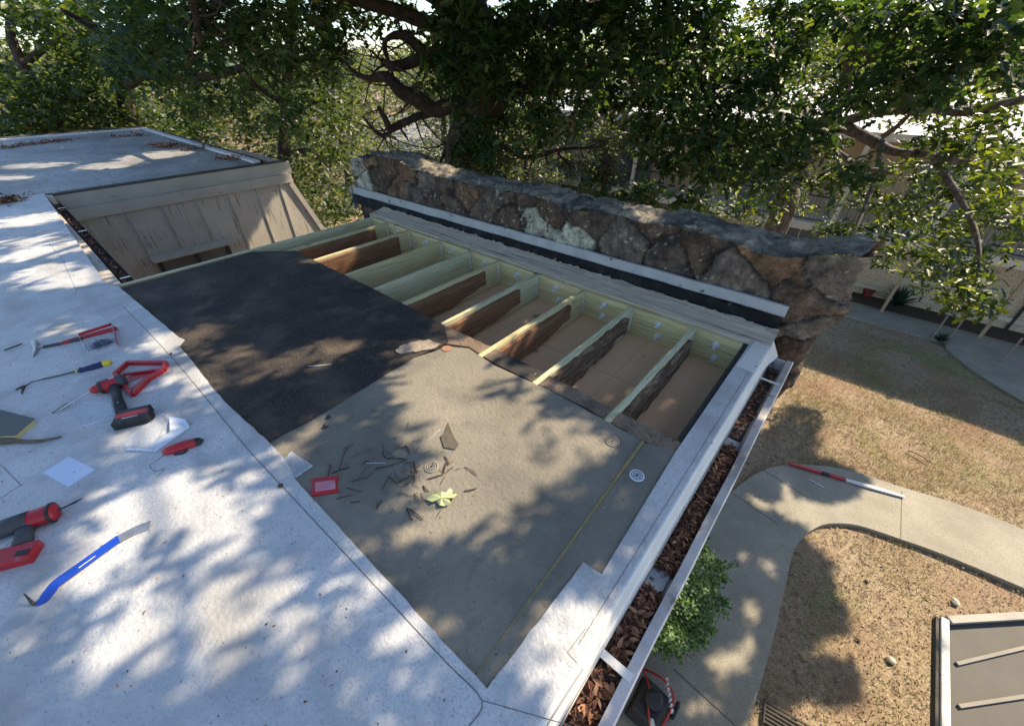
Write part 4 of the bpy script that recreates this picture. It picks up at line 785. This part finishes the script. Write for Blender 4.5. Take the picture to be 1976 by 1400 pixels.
def grass(n, x0, x1, y0, y1, hgt, m, label, keep):
    q = gpts(n, x0, x1, y0, y1, keep); n = len(q); a = rng.random(n)*6.28; wv = np.column_stack([np.cos(a), np.sin(a), np.zeros(n)])*.006; ln = rng.normal(size=(n, 3))*.6; ln[:, 2] = 1; h_ = hgt*rng.uniform(.5, 1.2, n)
    q[:, 2] -= .01
    V = np.stack([q-wv, q+wv, q+ln*h_[:, None]], 1).reshape(-1, 3); me = bpy.data.meshes.new('grass'); me.vertices.add(n*3); me.vertices.foreach_set('co', V.astype(np.float32).ravel()); me.loops.add(n*3); me.loops.foreach_set('vertex_index', np.arange(n*3, dtype=np.int32)); me.polygons.add(n); me.polygons.foreach_set('loop_start', np.arange(0, n*3, 3, dtype=np.int32)); me.polygons.foreach_set('loop_total', np.full(n, 3, dtype=np.int32)); me.update(calc_edges=True)
    at_ = me.attributes.new('tint', 'FLOAT', 'POINT'); at_.data.foreach_set('value', np.repeat(rng.random(n), 3).astype(np.float32))
    put(link('grass', me, m), label, 'grass', kind='stuff')
GM = leafmat('dry_grass', (.22, .175, .10), (.37, .30, .18), (.52, .45, .30), .3, (1.2, 1.15, .8), .8); GM2 = leafmat('green_grass', (.14, .15, .045), (.27, .26, .09), (.40, .36, .15), .3, (1.3, 1.3, .7), .8)
grass(110000, .3, 9, 1., 16, .075, GM, 'short dry straw coloured grass on the lawn', lambda p: not inpoly(p, path_poly) and rng.random() < (1 if p[1] > 9.3 else .4) and rng.random() < .4+.6*(mnoise.noise(Vector((p[0]*.9, p[1]*.9, 0))) > -.1))
grass(60000, .3, 9, 1., 18, .065, GM2, 'sparse green grass growing through the dry lawn', lambda p: not inpoly(p, path_poly) and mnoise.noise(Vector((p[0]*.7, p[1]*.7, 5)))+(.02 if p[1] > 9 else -.12)+.1*rng.normal() > .08)
# --- leaves in the gutter and on the rear roof
def pile(name, x0, x1, y0, y1, z, n, size, m, label, cat='fallen leaves', hump=.02, kind='diamond'):
    q = np.column_stack([rng.uniform(x0, x1, n), rng.uniform(y0, y1, n), np.full(n, z)]); t = 1-np.abs((q[:, 0]-x0)/(x1-x0)*2-1); q[:, 2] += rng.uniform(0, 1, n)*hump*np.sqrt(t+.05)
    o = leaf_mesh(name, q, rng.uniform(size*.6, size*1.3, n), m, None, kind, up_bias=1.5, droop=0); put(o, label, cat, kind='stuff')
pile('leaf_litter', -.095, -.030, -1.1, .95, -.152, 9000, .040, ML['ddry'], 'brown curled leaves and needles filling the near gutter', hump=.045, kind='curl')
pile('leaf_litter', -.095, -.030, 1.08, 1.95, -.152, 5200, .032, ML['ddry'], 'brown leaves packed farther along the gutter beyond a bare patch', hump=.045, kind='curl')
pile('leaf_litter', -.095, -.032, 2.05, 2.95, -.166, 260, .03, ML['ddry'], 'thin black debris in the far end of the gutter', hump=.012)
pile('leaf_litter', -9.4, -4.95, .272, .338, -.112, 700, .04, ML['ddry'], 'dark leaf debris in the gutter of the light well', hump=.03)
for (pa, pb, wd, n_), lb in zip([((0, 287), (130, 270), .12, 500), ((215, 264), (280, 262), .12, 160), ((300, 282), (345, 283), .16, 300), ((358, 288), (385, 287), .12, 120), ((425, 306), (465, 307), .10, 160), ((-30, 392), (30, 388), .09, 420)],
    ['long dark strip of leaf debris at the far edge of the rear roof', 'small dark debris strip near the rear roof corner', 'dark debris heap beside the right lip of the rear roof', 'little dark debris patch next to the white lip', 'dark debris at the front corner of the rear roof', 'black clump of wet leaves at the left photo edge']):
    A = G(*pa, .01); Bq = G(*pb, .01); t = rng.random(n_)[:, None]; q = A+(Bq-A)*t+rng.normal(size=(n_, 3))*np.array([wd, wd, .012]); q[:, 2] = .012+np.abs(rng.normal(size=n_))*.025
    o = leaf_mesh('leaf_debris', q, rng.uniform(.03, .09, n_), ML['ddry'], None, 'diamond'); put(o, lb, 'leaf debris', kind='stuff')

# ------------------------------------------------------------ things lying on the roof
Z0 = .0105; ZC = .0005
def q3(px, py, z): return Vector(G(px, py, z))
# hammer
hm_ = thing('hammer', tuple(q3(140, 655, Z0)), 'claw hammer with grey shaft and red grip at the upper left of the tools', 'hammer')
MB().tube([q3(84, 669, .02), q3(120, 662, .02), q3(158, 653, .021)], [.010, .011, .013], 10).build('handle', M['grey'], hm_)
MB().tube([q3(119, 662, .02), q3(130, 659, .021), q3(160, 650, .021), q3(222, 634, .02), q3(226, 633, .02)], [.013, .018, .017, .021, .013], 12, flat=.8).build('grip', M['red'], hm_)
MB().tube([q3(67, 660, .02), q3(69, 665, .02), q3(70, 671, .02), q3(68, 680, .019), q3(64, 688, .016)], [.019, .019, .015, .014, .004], 12).tube([q3(70, 671, .02), q3(85, 668, .02)], [.010, .008], 10).build('head', M['steel'], hm_)
# clear box of screws
bx_ = thing('screw_box', tuple(q3(195, 665, Z0)), 'clear plastic box of blue grey screws with a red label', 'box')
bp_ = [G(*p, Z0)[:2] for p in [(158, 655), (222, 634), (231, 672), (176, 692)]]
mb = MB(); z1 = Z0+.05
for i in range(4):
    a = bp_[i]; b = bp_[(i+1) % 4]; mb.add([(a[0], a[1], Z0+.001), (b[0], b[1], Z0+.001), (b[0], b[1], z1), (a[0], a[1], z1)], [(0,1,2,3)])
mb.add([(p[0], p[1], Z0+.001) for p in bp_], [(0,1,2,3)]); mb.open = True; mb.build('tub', M['clear'], bx_)
MB().tube([(*p, z1) for p in bp_]+[(*bp_[0], z1)], .0016, 5).build('rim', M['clear'], bx_)
a, b = bp_[1], bp_[2]; MB().add([(a[0]+.001, a[1], Z0+.004), (b[0]+.001, b[1], Z0+.004), (b[0]+.001, b[1], Z0+.046), (a[0]+.001, a[1], Z0+.046)], [(0,1,2,3)]).build('label', mat('label_red', [(.45, .04, .05), (.7, .3, .3)], 60, 2, .5), bx_)
a, b = bp_[0], bp_[1]; MB().add([(a[0], a[1]+.001, Z0+.03), (b[0], b[1]+.001, Z0+.03), (b[0], b[1]+.001, Z0+.052), (a[0], a[1]+.001, Z0+.052)], [(0,1,2,3)]).build('label', M['red'], bx_)
sc = MB(); cx_ = (np.array(bp_[2])+np.array(bp_[3]))/2*.6+(np.array(bp_[0])+np.array(bp_[1]))/2*.4
for k in range(420):
    c = Vector((cx_[0]+rng.normal()*.026, cx_[1]+rng.normal()*.026, Z0+.004+abs(rng.normal())*.012)); dd = Vector((rng.normal(), rng.normal(), rng.normal()*.5)).normalized()*.012; sc.tube([c-dd, c+dd*.8, c+dd], [.0008, .0012, .0035], 5)
so_ = sc.build('screws', mat('blue_grey_screws', [(.12, .15, .2), (.24, .28, .34)], 30, 3, .4, metal=.4), bx_); so_['kind'] = 'stuff'
# long screwdriver
sd = thing('screwdriver', tuple(q3(150, 715, Z0)), 'long screwdriver with navy handle and yellow cap', 'screwdriver')
MB().tube([q3(83, 731, .018), q3(115, 724, .02), q3(150, 715, .022)], [.0038, .0045, .005], 8).build('shank', M['grey'], sd)
MB().tube([q3(151, 715, .022), q3(156, 714, .022), q3(162, 712.5, .022), q3(180, 708, .022), q3(200, 702, .022)], [.012, .019, .016, .021, .021], 14).build('handle', M['navy'], sd)
MB().tube([q3(146, 716, .022), q3(151, 715, .022)], [.008, .0095], 12).build('collar', M['yellow'], sd)
MB().tube([q3(200, 702, .022), q3(213, 699, .022), q3(215, 698.5, .022)], [.0225, .022, .012], 14).build('cap', M['yellow'], sd)
o = MB().tube([q3(83, 731, .014), q3(60, 737, .014), q3(46, 746, .014)], [.003, .002, .0035], 6).tube([q3(30, 752, .014), q3(46, 745, .016), q3(42, 760, .013)], [.004, .009, .003], 6).build('rusty_bit', M['twig']); put(o, 'thin rusty piece with a hooked end beside the screwdriver tip', 'metal scrap')
o = MB().tube(smoothpath([q3(8, 676, .014), q3(20, 671, .018), q3(42, 663, .014)], 4), .004, 6).build('dry_leaf', M['twig']); put(o, 'curled brown leaf scrap above the rusty piece at left edge', 'leaf')
# red open tool holder behind the drill
th = thing('tool_holder', tuple(q3(280, 715, Z0)), 'open red plastic frame lying behind the large drill', 'holder')
def frame(pts, w_, h_, z, m, par, name='frame'):
    mb = MB(); P = [q3(*p, z) for p in pts]
    for i in range(len(P)): mb.bar(P[i], P[(i+1) % len(P)], w_, h_)
    mb.build(name, m, par, bevel=.002)
frame([(222, 722), (246, 700), (321, 700), (316, 714), (287, 731), (256, 762)], .022, .030, .024, M['red'], th)
MB().bar(q3(236, 722, .02), q3(312, 712, .02), .02, .012).build('crossbar', M['red'], th, bevel=.002)
MB().bar(q3(252, 755, .02), q3(284, 728, .02), .022, .014).build('crossbar', M['red'], th, bevel=.002)
MB().bar(q3(240, 735, .012), q3(296, 716, .012), .075, .004).build('back_plate', M['red'], th)
# drill driver with battery
def text(body, size, loc, xd, nd, m, parent, name='lettering'):
    cu = bpy.data.curves.new(name, 'FONT'); cu.body = body; cu.size = size; cu.extrude = .0002; cu.align_x = 'CENTER'; cu.align_y = 'CENTER'
    t = bpy.data.objects.new('t', cu); COL.objects.link(t); bpy.context.view_layer.update(); me = bpy.data.meshes.new_from_object(t); bpy.data.objects.remove(t)
    x = Vector(xd).normalized(); n_ = Vector(nd).normalized(); y = n_.cross(x).normalized(); x = y.cross(n_)
    T = Matrix((x, y, n_)).transposed().to_4x4(); T.translation = Vector(loc); me.transform(T); link(name, me, m, parent)
def drill(root, nose, tail, hbase, foot0, foot1, r=.030, battery=True, chuckend=None, z=.045, tipz=.02):
    N = q3(*nose, z); T = q3(*tail, z); d = (T-N).normalized()
    MB().tube([N, N+d*.004, N+d*.02, T-d*.03, T-d*.006, T], [r*.62, r*.86, r*.98, r, r*.95, r*.6], 18, flat=.85).build('body', M['red'], root, smooth=True)
    MB().tube([N-d*.002, N+d*.012, N+d*.014], [r*.90, r*1.02, r*.9], 18, flat=.85).build('nose_ring', M['black'], root)
    MB().tube([N-d*.045, N-d*.03, N-d*.003], [r*.30, r*.52, r*.62], 14).build('chuck', M['red'], root)
    MB().tube([T-d*.032, T-d*.004, T+d*.008], [r*1.03, r*1.02, r*.6], 16, flat=.87).build('end_cap', M['grey'], root)
    H0 = (N+T)/2*.9+T*.1; H1 = q3(*hbase, .030); mid = (H0+H1)/2+(N-T)*.03
    MB().tube([H0, mid, H1], [.027, .024, .028], 14, flat=.8).build('grip', M['black'], root, smooth=True)
    sd_ = d.cross(Vector((0, 0, 1))).normalized()
    for k in range(4):
        p_ = N+d*(.022+.009*k)+Vector((0, 0, r*.80)); MB().bar(p_-sd_*r*.35, p_+sd_*r*.35, .003, .004).build('vent', M['black'], root)
    p_ = N+(T-N)*.62+Vector((0, 0, r*.845)); MB().bar(p_-d*.016, p_+d*.016, .020, .002).build('name_plate', mat('pale_red_plate', [(.45, .2, .19), (.62, .4, .38)], 90, 2, .5), root)
    tr_ = (N+T)/2+Vector((0, 0, -.01)); g_ = (q3(*hbase, .03)-tr_).normalized(); MB().tube([tr_-d*.026+g_*r*1.0, tr_-d*.030+g_*r*1.35], [.008, .006], 8).build('trigger', M['red'], root)
    for k in (.25, .75):
        s0 = q3(*hbase, .03)*k+tr_*(1-k)+Vector((0, 0, .0215)); MB().tube([s0, s0+Vector((0, 0, .002))], .0035, 8).build('screw', M['zinc'], root)
    A_ = q3(*foot0, .03); B_ = q3(*foot1, .03)
    MB().bar(A_, B_, .07, .05).build('foot', M['red'] if not battery else M['black'], root, bevel=.007, seg=3)
    if battery:
        nrm = Vector((B_-A_)).cross(Vector((0, 0, 1))).normalized()
        s_ = 1 if (proj(A_+nrm*.03)[1] > proj(A_)[1]) else -1
        dn = nrm*s_*.052
        MB().bar(A_+dn-(B_-A_)*.05, B_+dn+(B_-A_)*.12,   .07, .056).build('battery', M['black'], root, bevel=.010, seg=3)
        MB().bar(A_+dn*.45+Vector((0, 0, .026)), B_+dn*.45+Vector((0, 0, .026)), .040, .006).build('battery_stripe', M['red'], root, bevel=.002)
        text('VOLT 18', .013, (A_+B_)/2+dn*1.0+Vector((0, 0, .0234)), B_-A_, (0, 0, 1), M['wroof'], root) if False else None
        MB().bar(A_+dn*1.05+(B_-A_)*.25+Vector((0, 0, .0285)), A_+dn*1.05+(B_-A_)*.75+Vector((0, 0, .0285)), .004, .0012).build('white_mark', M['wroof'], root)
    C0 = N-d*.045; C1 = q3(*chuckend, tipz); MB().tube([C0, C0*.55+C1*.45, C0*.35+C1*.65, C1], [.0045, .0045, .007, .0022], 8).build('bit', M['steel'] if battery else M['black'], root)
d1 = thing('drill', tuple(q3(235, 755, Z0)), 'red cordless drill with its black battery on, in the middle of the tools', 'drill')
drill(d1, (193, 748), (240, 732), (236, 796), (230, 806), (292, 792), .045, True, (105, 796))
MB().tube([q3(131, 778, .022), q3(101, 797, .014)], [.006, .003], 8).build('blade', M['twig'], d1)
d2 = thing('drill', tuple(q3(50, 1020, Z0)), 'second red cordless drill without battery at the left photo edge', 'drill')
N2 = q3(108, 986, .045); T2_ = q3(15, 1016, .045)
d_ = (T2_-N2).normalized()
MB().tube([N2-d_*.004, N2+d_*.004, N2+d_*.03, T2_-d_*.03, T2_], [.030, .040, .043, .040, .030], 18, flat=.85).build('body', M['red'], d2, smooth=True)
MB().tube([N2+d_*.006, N2+d_*.016], [.047, .047], 20, flat=.9).build('nose_ring', M['black'], d2, bevel=.002)
MB().tube([q3(60, 1001, .047), q3(-25, 1030, .045)], [.0415, .040], 16, flat=.87).build('rear_housing', M['grey'], d2, smooth=True)
MB().tube([q3(52, 1008, .04), q3(47, 1030, .034), q3(43, 1052, .03)], [.033, .029, .033], 14, flat=.8).build('grip', M['grey'], d2, smooth=True)
MB().bar(q3(-15, 1084, .028), q3(72, 1062, .028), .085, .042).build('foot', M['red'], d2, bevel=.007, seg=3)
MB().bar(q3(30, 1068, .0505), q3(56, 1062, .0505), .022, .004).build('battery_slot', M['black'], d2, bevel=.001)
MB().tube([N2-d_*.002, q3(135, 973, .03), q3(142, 970, .028), q3(160, 960, .02)], [.0035, .0035, .005, .0018], 8).build('bit', M['black'], d2)
MB().tube(smoothpath([q3(8, 1058, .014), q3(15, 1045, .02), q3(30, 1040, .022), q3(20, 1058, .014)], 4), .0014, 5).build('belt_hook', M['zinc'], d2)
# clear lids, trays
def tray(name, pts, h_, label, z=Z0, lid=False, m=None):
    r_ = thing(name, tuple(q3(*pts[0], z)), label, 'tray' if not lid else 'lid'); P = [G(*p, z)[:2] for p in pts]; mb = MB()
    mb.prism([tuple(p) for p in P], z+.0008, z+.0022); mb.build('panel', m or M['clear'], r_)
    w_ = MB(); n_ = len(P)
    for i in range(n_): w_.bar((P[i][0], P[i][1], z+h_/2), (P[(i+1) % n_][0], P[(i+1) % n_][1], z+h_/2), .0035, h_)
    w_.build('rim', m or M['clear'], r_, bevel=.0008)
tray('plastic_tray', [(138, 790), (148, 776), (215, 782), (222, 806), (161, 824)], .012, 'clear plastic tray lying just left of the drill battery', lid=True)
tray('plastic_tray', [(545, 893), (563, 872), (603, 899), (571, 921)], .007, 'clear plastic lid lying half on the grey board', z=.012, lid=True)
tray('plastic_tray', [(243, 862), (262, 838), (318, 800), (328, 812), (300, 868), (270, 872)], .016, 'clear tray under the white folded strip near the red knife')
ws = thing('folded_strip', tuple(q3(330, 840, Z0)), 'white folded plastic strip between the drill battery and red knife', 'plastic strip')
MB().add([q3(326, 803, Z0+.02), q3(357, 808, Z0+.02), q3(367, 824, Z0+.004), q3(300, 872, Z0+.004), q3(285, 864, Z0+.016), q3(328, 832, Z0+.022), q3(286, 864, Z0+.002), q3(300, 872, Z0+.0015)], [(0,5,2,1), (5,4,3,2), (4,6,7,3)]).build('strip_panel', M['white'], ws)
MB().bar(q3(246, 866, .02), q3(296, 868, .02), .012, .012).build('strip_foot', M['white'], ws, bevel=.002)
o = MB().prism([tuple(G(*p, 0)[:2]) for p in [(86, 915), (136, 884), (187, 908), (136, 942)]], Z0+.0005, Z0+.0035).build('paper_sheet', M['paper']); put(o, 'pale blue white sheet lying flat below the grey offcut', 'sheet')
# red utility knife
uk = thing('utility_knife', tuple(q3(350, 865, Z0)), 'red handled knife with black tip, nearest the grey board', 'knife')
MB().tube([q3(313, 873, .024), q3(317, 871, .024), q3(330, 867, .026), q3(355, 859, .026), q3(376, 853, .024), q3(382, 851, .023)], [.010, .022, .029, .030, .026, .022], 16, flat=.75).build('handle', M['red'], uk, smooth=True)
MB().tube([q3(379, 852, .024), q3(386, 850, .023), q3(393, 848, .020)], [.026, .020, .004], 12, flat=.8).build('tip', M['black'], uk)
MB().tube([q3(336, 877, .016), q3(352, 874, .017), q3(362, 868, .02)], [.004, .006, .004], 8).build('lever', M['black'], uk)
o = MB().tube(smoothpath([q3(318, 876, .013), q3(300, 890, .012), q3(289, 898, .012), q3(300, 909, .012), q3(317, 903, .012), q3(312, 911, .012), q3(302, 918, .012)], 5), .0011, 5).build('wire', M['grey']); put(o, 'thin looped wire lying below the red handled knife', 'wire')
# grey board offcut and stick
ob = thing('insulation_offcut', tuple(q3(30, 820, Z0)), 'grey faced insulation offcut with yellow foam edge', 'board offcut')
P = [tuple(G(*p, .04)[:2]) for p in [(-40, 785), (0, 789), (66, 806), (28, 838), (-30, 840)]]
MB().prism(P, Z0+.022, Z0+.026).build('facing', M['grey'] if False else mat('offcut_facing', [(.11, .115, .11), (.14, .145, .135)], 5, 5, .85), ob)
MB().prism([(a+(.012 if i in (2, 3) else 0), b-(.006 if i in (2, 3) else 0)) for i, (a, b) in enumerate(P)], Z0+.001, Z0+.0219).build('foam_core', M['foam'], ob)
o = MB().tube(smoothpath([q3(-60, 858, .03), q3(0, 852, .028), q3(30, 850, .026), q3(60, 851, .024), q3(90, 848, .02), q3(118, 842, .016)], 5), list(np.linspace(.017, .004, 26)), 9).build('branch', M['bark3'], smooth=True); put(o, 'broken weathered branch lying below the insulation offcut', 'branch')
# wrecking bar
wb = thing('wrecking_bar', tuple(q3(170, 1090, Z0)), 'bright blue flat wrecking bar with bare steel claw end', 'pry bar')
def flatbar(pts, wd, th_, name, m, zs):
    mb = MB(); P = [q3(px, py, zz) for (px, py), zz in zip(pts, zs)]; P2 = smoothpath(P, 5); n_ = len(P2); W = np.interp(np.linspace(0, 1, n_), np.linspace(0, 1, len(wd)), wd)
    for i, p in enumerate(P2):
        dd = (P2[min(i+1, n_-1)]-P2[max(i-1, 0)]).normalized(); s_ = Vector((0, 0, 1)).cross(dd).normalized(); u = dd.cross(s_)
        for a, b in ((-1, -1), (1, -1), (1, 1), (-1, 1)): mb.v.append(tuple(p+s_*a*W[i]/2+u*b*th_/2))
    for i in range(n_-1):
        for j in range(4): mb.f.append((i*4+j, i*4+(j+1) % 4, (i+1)*4+(j+1) % 4, (i+1)*4+j)); mb.mi.append(0)
    mb.f += [(0,1,2,3), tuple((n_-1)*4+j for j in (3,2,1,0))]; mb.mi += [0, 0]
    return mb.build(name, m, wb, bevel=.0015)
flatbar([(70, 1163), (84, 1156), (98, 1138), (112, 1122), (150, 1095), (190, 1066), (231, 1037)], [.016, .036, .042, .041, .040, .040, .040], .006, 'blue_shank', M['blue'], [.016, .016, .018, .022, .022, .020, .020])
flatbar([(229, 1039), (262, 1022), (290, 1012)], [.0395, .043, .046], .0055, 'claw_end', M['steel'], [.0205, .018, .016])
flatbar([(46, 1144), (55, 1154), (64, 1163), (73, 1163)], [.003, .008, .012, .016], .005, 'hook_end', mat('dark_steel', [(.06, .05, .045), (.12, .1, .09)], 9, 4, .4, metal=.5), [.05, .036, .02, .016])
wm = MB()
for k in range(9):
    a = q3(152+k*3.6, 1094-k*2.6, .0258); wm.bar(a, a+Vector((.0035, .005, 0)), .0035 if k % 3 else .005, .0006)
wm.build('white_lettering', M['wroof'], wb)
# red clip on the grey board
rc = thing('battery_clip', tuple(q3(628, 938, 0)), 'small red plastic clip with pink centre on the grey board', 'clip')
P = [G(*p, ZC)[:2] for p in [(600, 926), (654, 919), (651, 931), (650, 940), (656, 950), (603, 958), (601, 948), (605, 938)]]
MB().prism([tuple(p) for p in P], ZC, ZC+.012).build('frame', M['red'], rc, bevel=.002)
MB().prism([tuple(G(*p, .013)[:2]) for p in [(608, 931), (647, 926), (648, 943), (609, 949)]], ZC+.0122, ZC+.018).build('centre', mat('pink_plastic', [(.5, .16, .2), (.62, .26, .3)], 30, 3, .5), rc, bevel=.002)
# fallen oak leaf
def oakleaf(pts, tone, name, label):
    bmz = MB(); c = q3(852, 960, .02); P = [q3(*p, .008+.010*(i % 2)) for i, p in enumerate(pts)]
    bmz.add([tuple(c)]+[tuple(p) for p in P], [(0, i+1, (i+1) % len(P)+1) for i in range(len(P))]); bmz.open = True; o = bmz.build(name, tone); put(o, label, 'leaf'); return o
ol = oakleaf([(820, 962), (832, 954), (842, 952), (852, 948), (862, 950), (868, 941), (874, 946), (872, 952), (883, 952), (876, 960), (866, 962), (870, 970), (858, 976), (848, 974), (842, 966), (834, 968)], mat('fresh_leaf', [(.36, .40, .16), (.50, .53, .28)], 20, 4, .6), 'fallen_leaf', 'fresh yellow green oak leaf lying on the grey board')
MB().tube([q3(822, 962, .012), q3(812, 966, .008)], .0012, 5).build('stalk', M['twig'], ol)
# dark scrap, torn piece, clods
o = MB().prism([tuple(G(*p, 0)[:2]) for p in [(865, 816), (873, 838), (885, 858), (878, 868), (857, 864), (850, 842), (858, 836)]], ZC, ZC+.006).build('felt_scrap', mat('scrap', [(.07, .06, .045), (.13, .11, .08)], 30, 6, .9, .6, 60)); put(o, 'dark torn scrap of felt standing out on the grey board', 'scrap')
P = rough_line([G(*p, .01)[:2] for p in [(766, 680), (772, 668), (800, 660), (828, 655), (850, 664), (838, 672), (808, 678), (782, 680), (766, 684)]], .02, .006)
o = MB().prism([tuple(p) for p in P[:-1]], .006, .014).build('torn_facer', mat('torn_facer', [(.26, .21, .16), (.40, .33, .25)], 20, 7, .9, .8, 50)); put(o, 'pale torn flake of board facing at the felt edge', 'scrap')
def clod(px, py, r, m, label, name='dirt_clod', grp=None, z=.003, fl=.7):
    bm = bmesh.new(); bmesh.ops.create_icosphere(bm, subdivisions=2, radius=r); s_ = rng.random()*50
    for v in bm.verts: v.co *= 1+.5*mnoise.noise(v.co*(1.5/r)+Vector((s_, 0, 0))); v.co.z *= fl
    me = bpy.data.meshes.new(name); bm.to_mesh(me); bm.free(); o = link(name, me, m); o.location = q3(px, py, z+r*fl*.5); put(o, label, 'debris', grp)
clod(634, 804, .014, M['black'], 'upper of two black clods by the felt edge', grp='black clods on the grey board')
clod(628, 822, .015, M['black'], 'lower of two black clods by the felt edge', grp='black clods on the grey board')
clod(541, 936, .012, M['twig'], 'small dark clod on the white roof seam', z=.012)
clod(330, 682, .009, M['twig'], 'tiny tangle of needles near the membrane corner', z=.012)
# round fastener plates
def plate(px, py, r, m, label, rings=True):
    c = Vector(G(px, py, .003)); root = MB().tube([c, c+Vector((0, 0, .0015)), c+Vector((0, 0, .0024))], [r, r, r*.9], 32).build('fastener_plate', m); put(root, label, 'fastener plate', 'round fastener plates on the board')
    if rings:
        mb = MB(); n_ = 28
        for rr in (.72, .42): mb.tube([c+Vector((math.cos(2*math.pi*k/n_)*r*rr, math.sin(2*math.pi*k/n_)*r*rr, .003)) for k in range(n_+1)], r*.05, 5, cap=False)
        mb.build('ring', M['joint'], root); MB().tube([c+Vector((0, 0, .0024)), c+Vector((0, 0, .005))], r*.18, 10).build('screw_head', M['black'], root)
plate(1229, 917, .036, M['white'], 'clean white round plate near the kerb')
ring_m = mat('dusty_plate', [(.22, .20, .165), (.30, .27, .22)], 20, 5, .8)
plate(1182, 851, .036, ring_m, 'dusty round plate at the corner by the joists')
plate(833, 900, .036, ring_m, 'dusty round plate among the twigs')
plate(862, 672, .036, M['rustdisc'], 'rusty orange round plate at the felt edge', rings=False)
# twigs
TW = [((672, 860), (655, 905)), ((637, 895), (632, 922)), ((640, 913), (675, 901)), ((738, 872), (750, 885)), ((750, 883), (782, 886)), ((782, 858), (790, 878)), ((724, 904), (760, 896)), ((755, 896), (788, 884)), ((797, 890), (805, 912)), ((735, 946), (750, 920)), ((748, 918), (764, 932)), ((764, 932), (792, 918)), ((793, 905), (801, 930)), ((778, 938), (795, 922)),
      ((678, 929), (710, 921)), ((668, 940), (698, 948)), ((648, 962), (682, 953)), ((824, 924), (856, 914)), ((856, 912), (862, 890)), ((860, 912), (874, 900)), ((896, 900), (921, 917)), ((800, 952), (811, 973)), ((785, 979), (796, 1003)), ((788, 980), (816, 1002)), ((726, 980), (736, 964)), ((817, 936), (828, 947)), ((895, 947), (920, 941)), ((676, 969), (696, 967)), ((858, 880), (866, 896)), ((700, 895), (712, 888))]
TL = ['long thin twig standing upright left of the twig tangle', "short twig just above the red clip's right corner", 'low bent twig right above the red clip', 'thick dark twig at the upper left of the tangle', 'twig continuing right from the thick dark one in the tangle', 'upright twig topping the tangle', 'pale long twig at the left under the tangle', "twig sloping up through the tangle's middle", 'upright twig at the right side of the tangle', 'long twig sloping down left below the tangle', 'short twig joining two others under the tangle', "twig sloping up at the tangle's lower right", 'short steep twig in the lower right of the tangle', 'small twig parallel beneath the tangle', 'twig right of the red clip, upper of three', 'twig right of the red clip, middle of three', 'twig right of the red clip, lowest of three', 'long twig pointing to the small sprig left of the white plate', 'upright stem of the small sprig above the leaf', 'right arm of the small sprig above the leaf', 'dark straight twig right of the sprig', 'small twig touching the stalk end of the green leaf', 'left arm of the V shaped twig pair below the leaf', 'right arm of the V shaped twig pair below the leaf', 'faint short twig left of the V shaped pair', 'short twig above the stalk of the green leaf', 'thin pale twig right of the green leaf', "very short twig below the red clip's right side", 'short upright stub above the sprig', "short stub near the tangle's left end"]
WH = ['nearest the red clip', 'in the tangle', 'beside the leaf', 'near the white roof edge']
words = ['straight', 'slightly bent', 'short', 'long thin', 'forked looking', 'dark']
for i, (a, b) in enumerate(TW):
    A = q3(*a, .004); Bv = q3(*b, .005); m_ = (A+Bv)/2+Vector((rng.normal()*.004, rng.normal()*.004, .003)); r_ = rng.uniform(.0018, .0036)
    o = MB().tube(smoothpath([A, m_, Bv], 3), [r_*.8, r_, r_, r_, r_, r_*.8, r_*.7], 6).build('twig', M['twig']); put(o, TL[i], 'twig', 'twigs scattered on the grey board')
for (a, b), l_ in zip([((594, 706), (640, 702)), ((1, 0), (2, 0))][:1], ['thin white splinter on the black felt']):
    o = MB().tube([q3(*a, .008), q3(617, 705, .010), q3(*b, .008)], [.0015, .003, .0012], 5).build('splinter', M['wroof']); put(o, l_, 'splinter')
o = MB().tube([q3(826, 849, .004), q3(850, 828, .012)], .0012, 6).build('nail', M['zinc']); put(o, 'thin silver nail next to the dark felt scrap', 'nail')
o = MB().tube([q3(707, 893, .004), q3(744, 893, .006)], .0011, 6).build('nail', M['zinc']); put(o, 'thin silver nail left of the twig tangle', 'nail')
tq = []
for k in range(46):
    px_, py_ = rng.normal(770, 55), rng.normal(905, 32); A = q3(px_, py_, .003); an = rng.random()*6.28; L_ = rng.uniform(.02, .07); tq.append((A, A+Vector((math.cos(an), math.sin(an), .05))*L_))
nb_ = MB()
for A, Bv in tq: nb_.tube([A, (A+Bv)/2+Vector((0, 0, .002)), Bv], [.0008, .0014, .0008], 5)
o = nb_.build('pine_needles', M['twig']); put(o, 'fine brown needles and stem bits strewn between the twigs', 'needles', kind='stuff')
# tiny crumbs
n_ = 700; q = np.column_stack([rng.uniform(-4.5, -.3, n_), rng.uniform(.3, 1.6, n_), np.full(n_, .004)])
o = leaf_mesh('crumbs', q, rng.uniform(.003, .012, n_), ML['ddry'], None, 'diamond', up_bias=2); put(o, 'dark crumbs and bits scattered over felt and grey board', 'crumbs', kind='stuff')
n_ = 1500; q = np.column_stack([rng.uniform(-9, -.2, n_), rng.uniform(-1, .2, n_), np.full(n_, .0125)])
o = leaf_mesh('crumbs', q, rng.uniform(.003, .014, n_), ML['ddry'], None, 'diamond', up_bias=2); put(o, 'tiny dark crumbs sprinkled over the white roof', 'crumbs', kind='stuff')
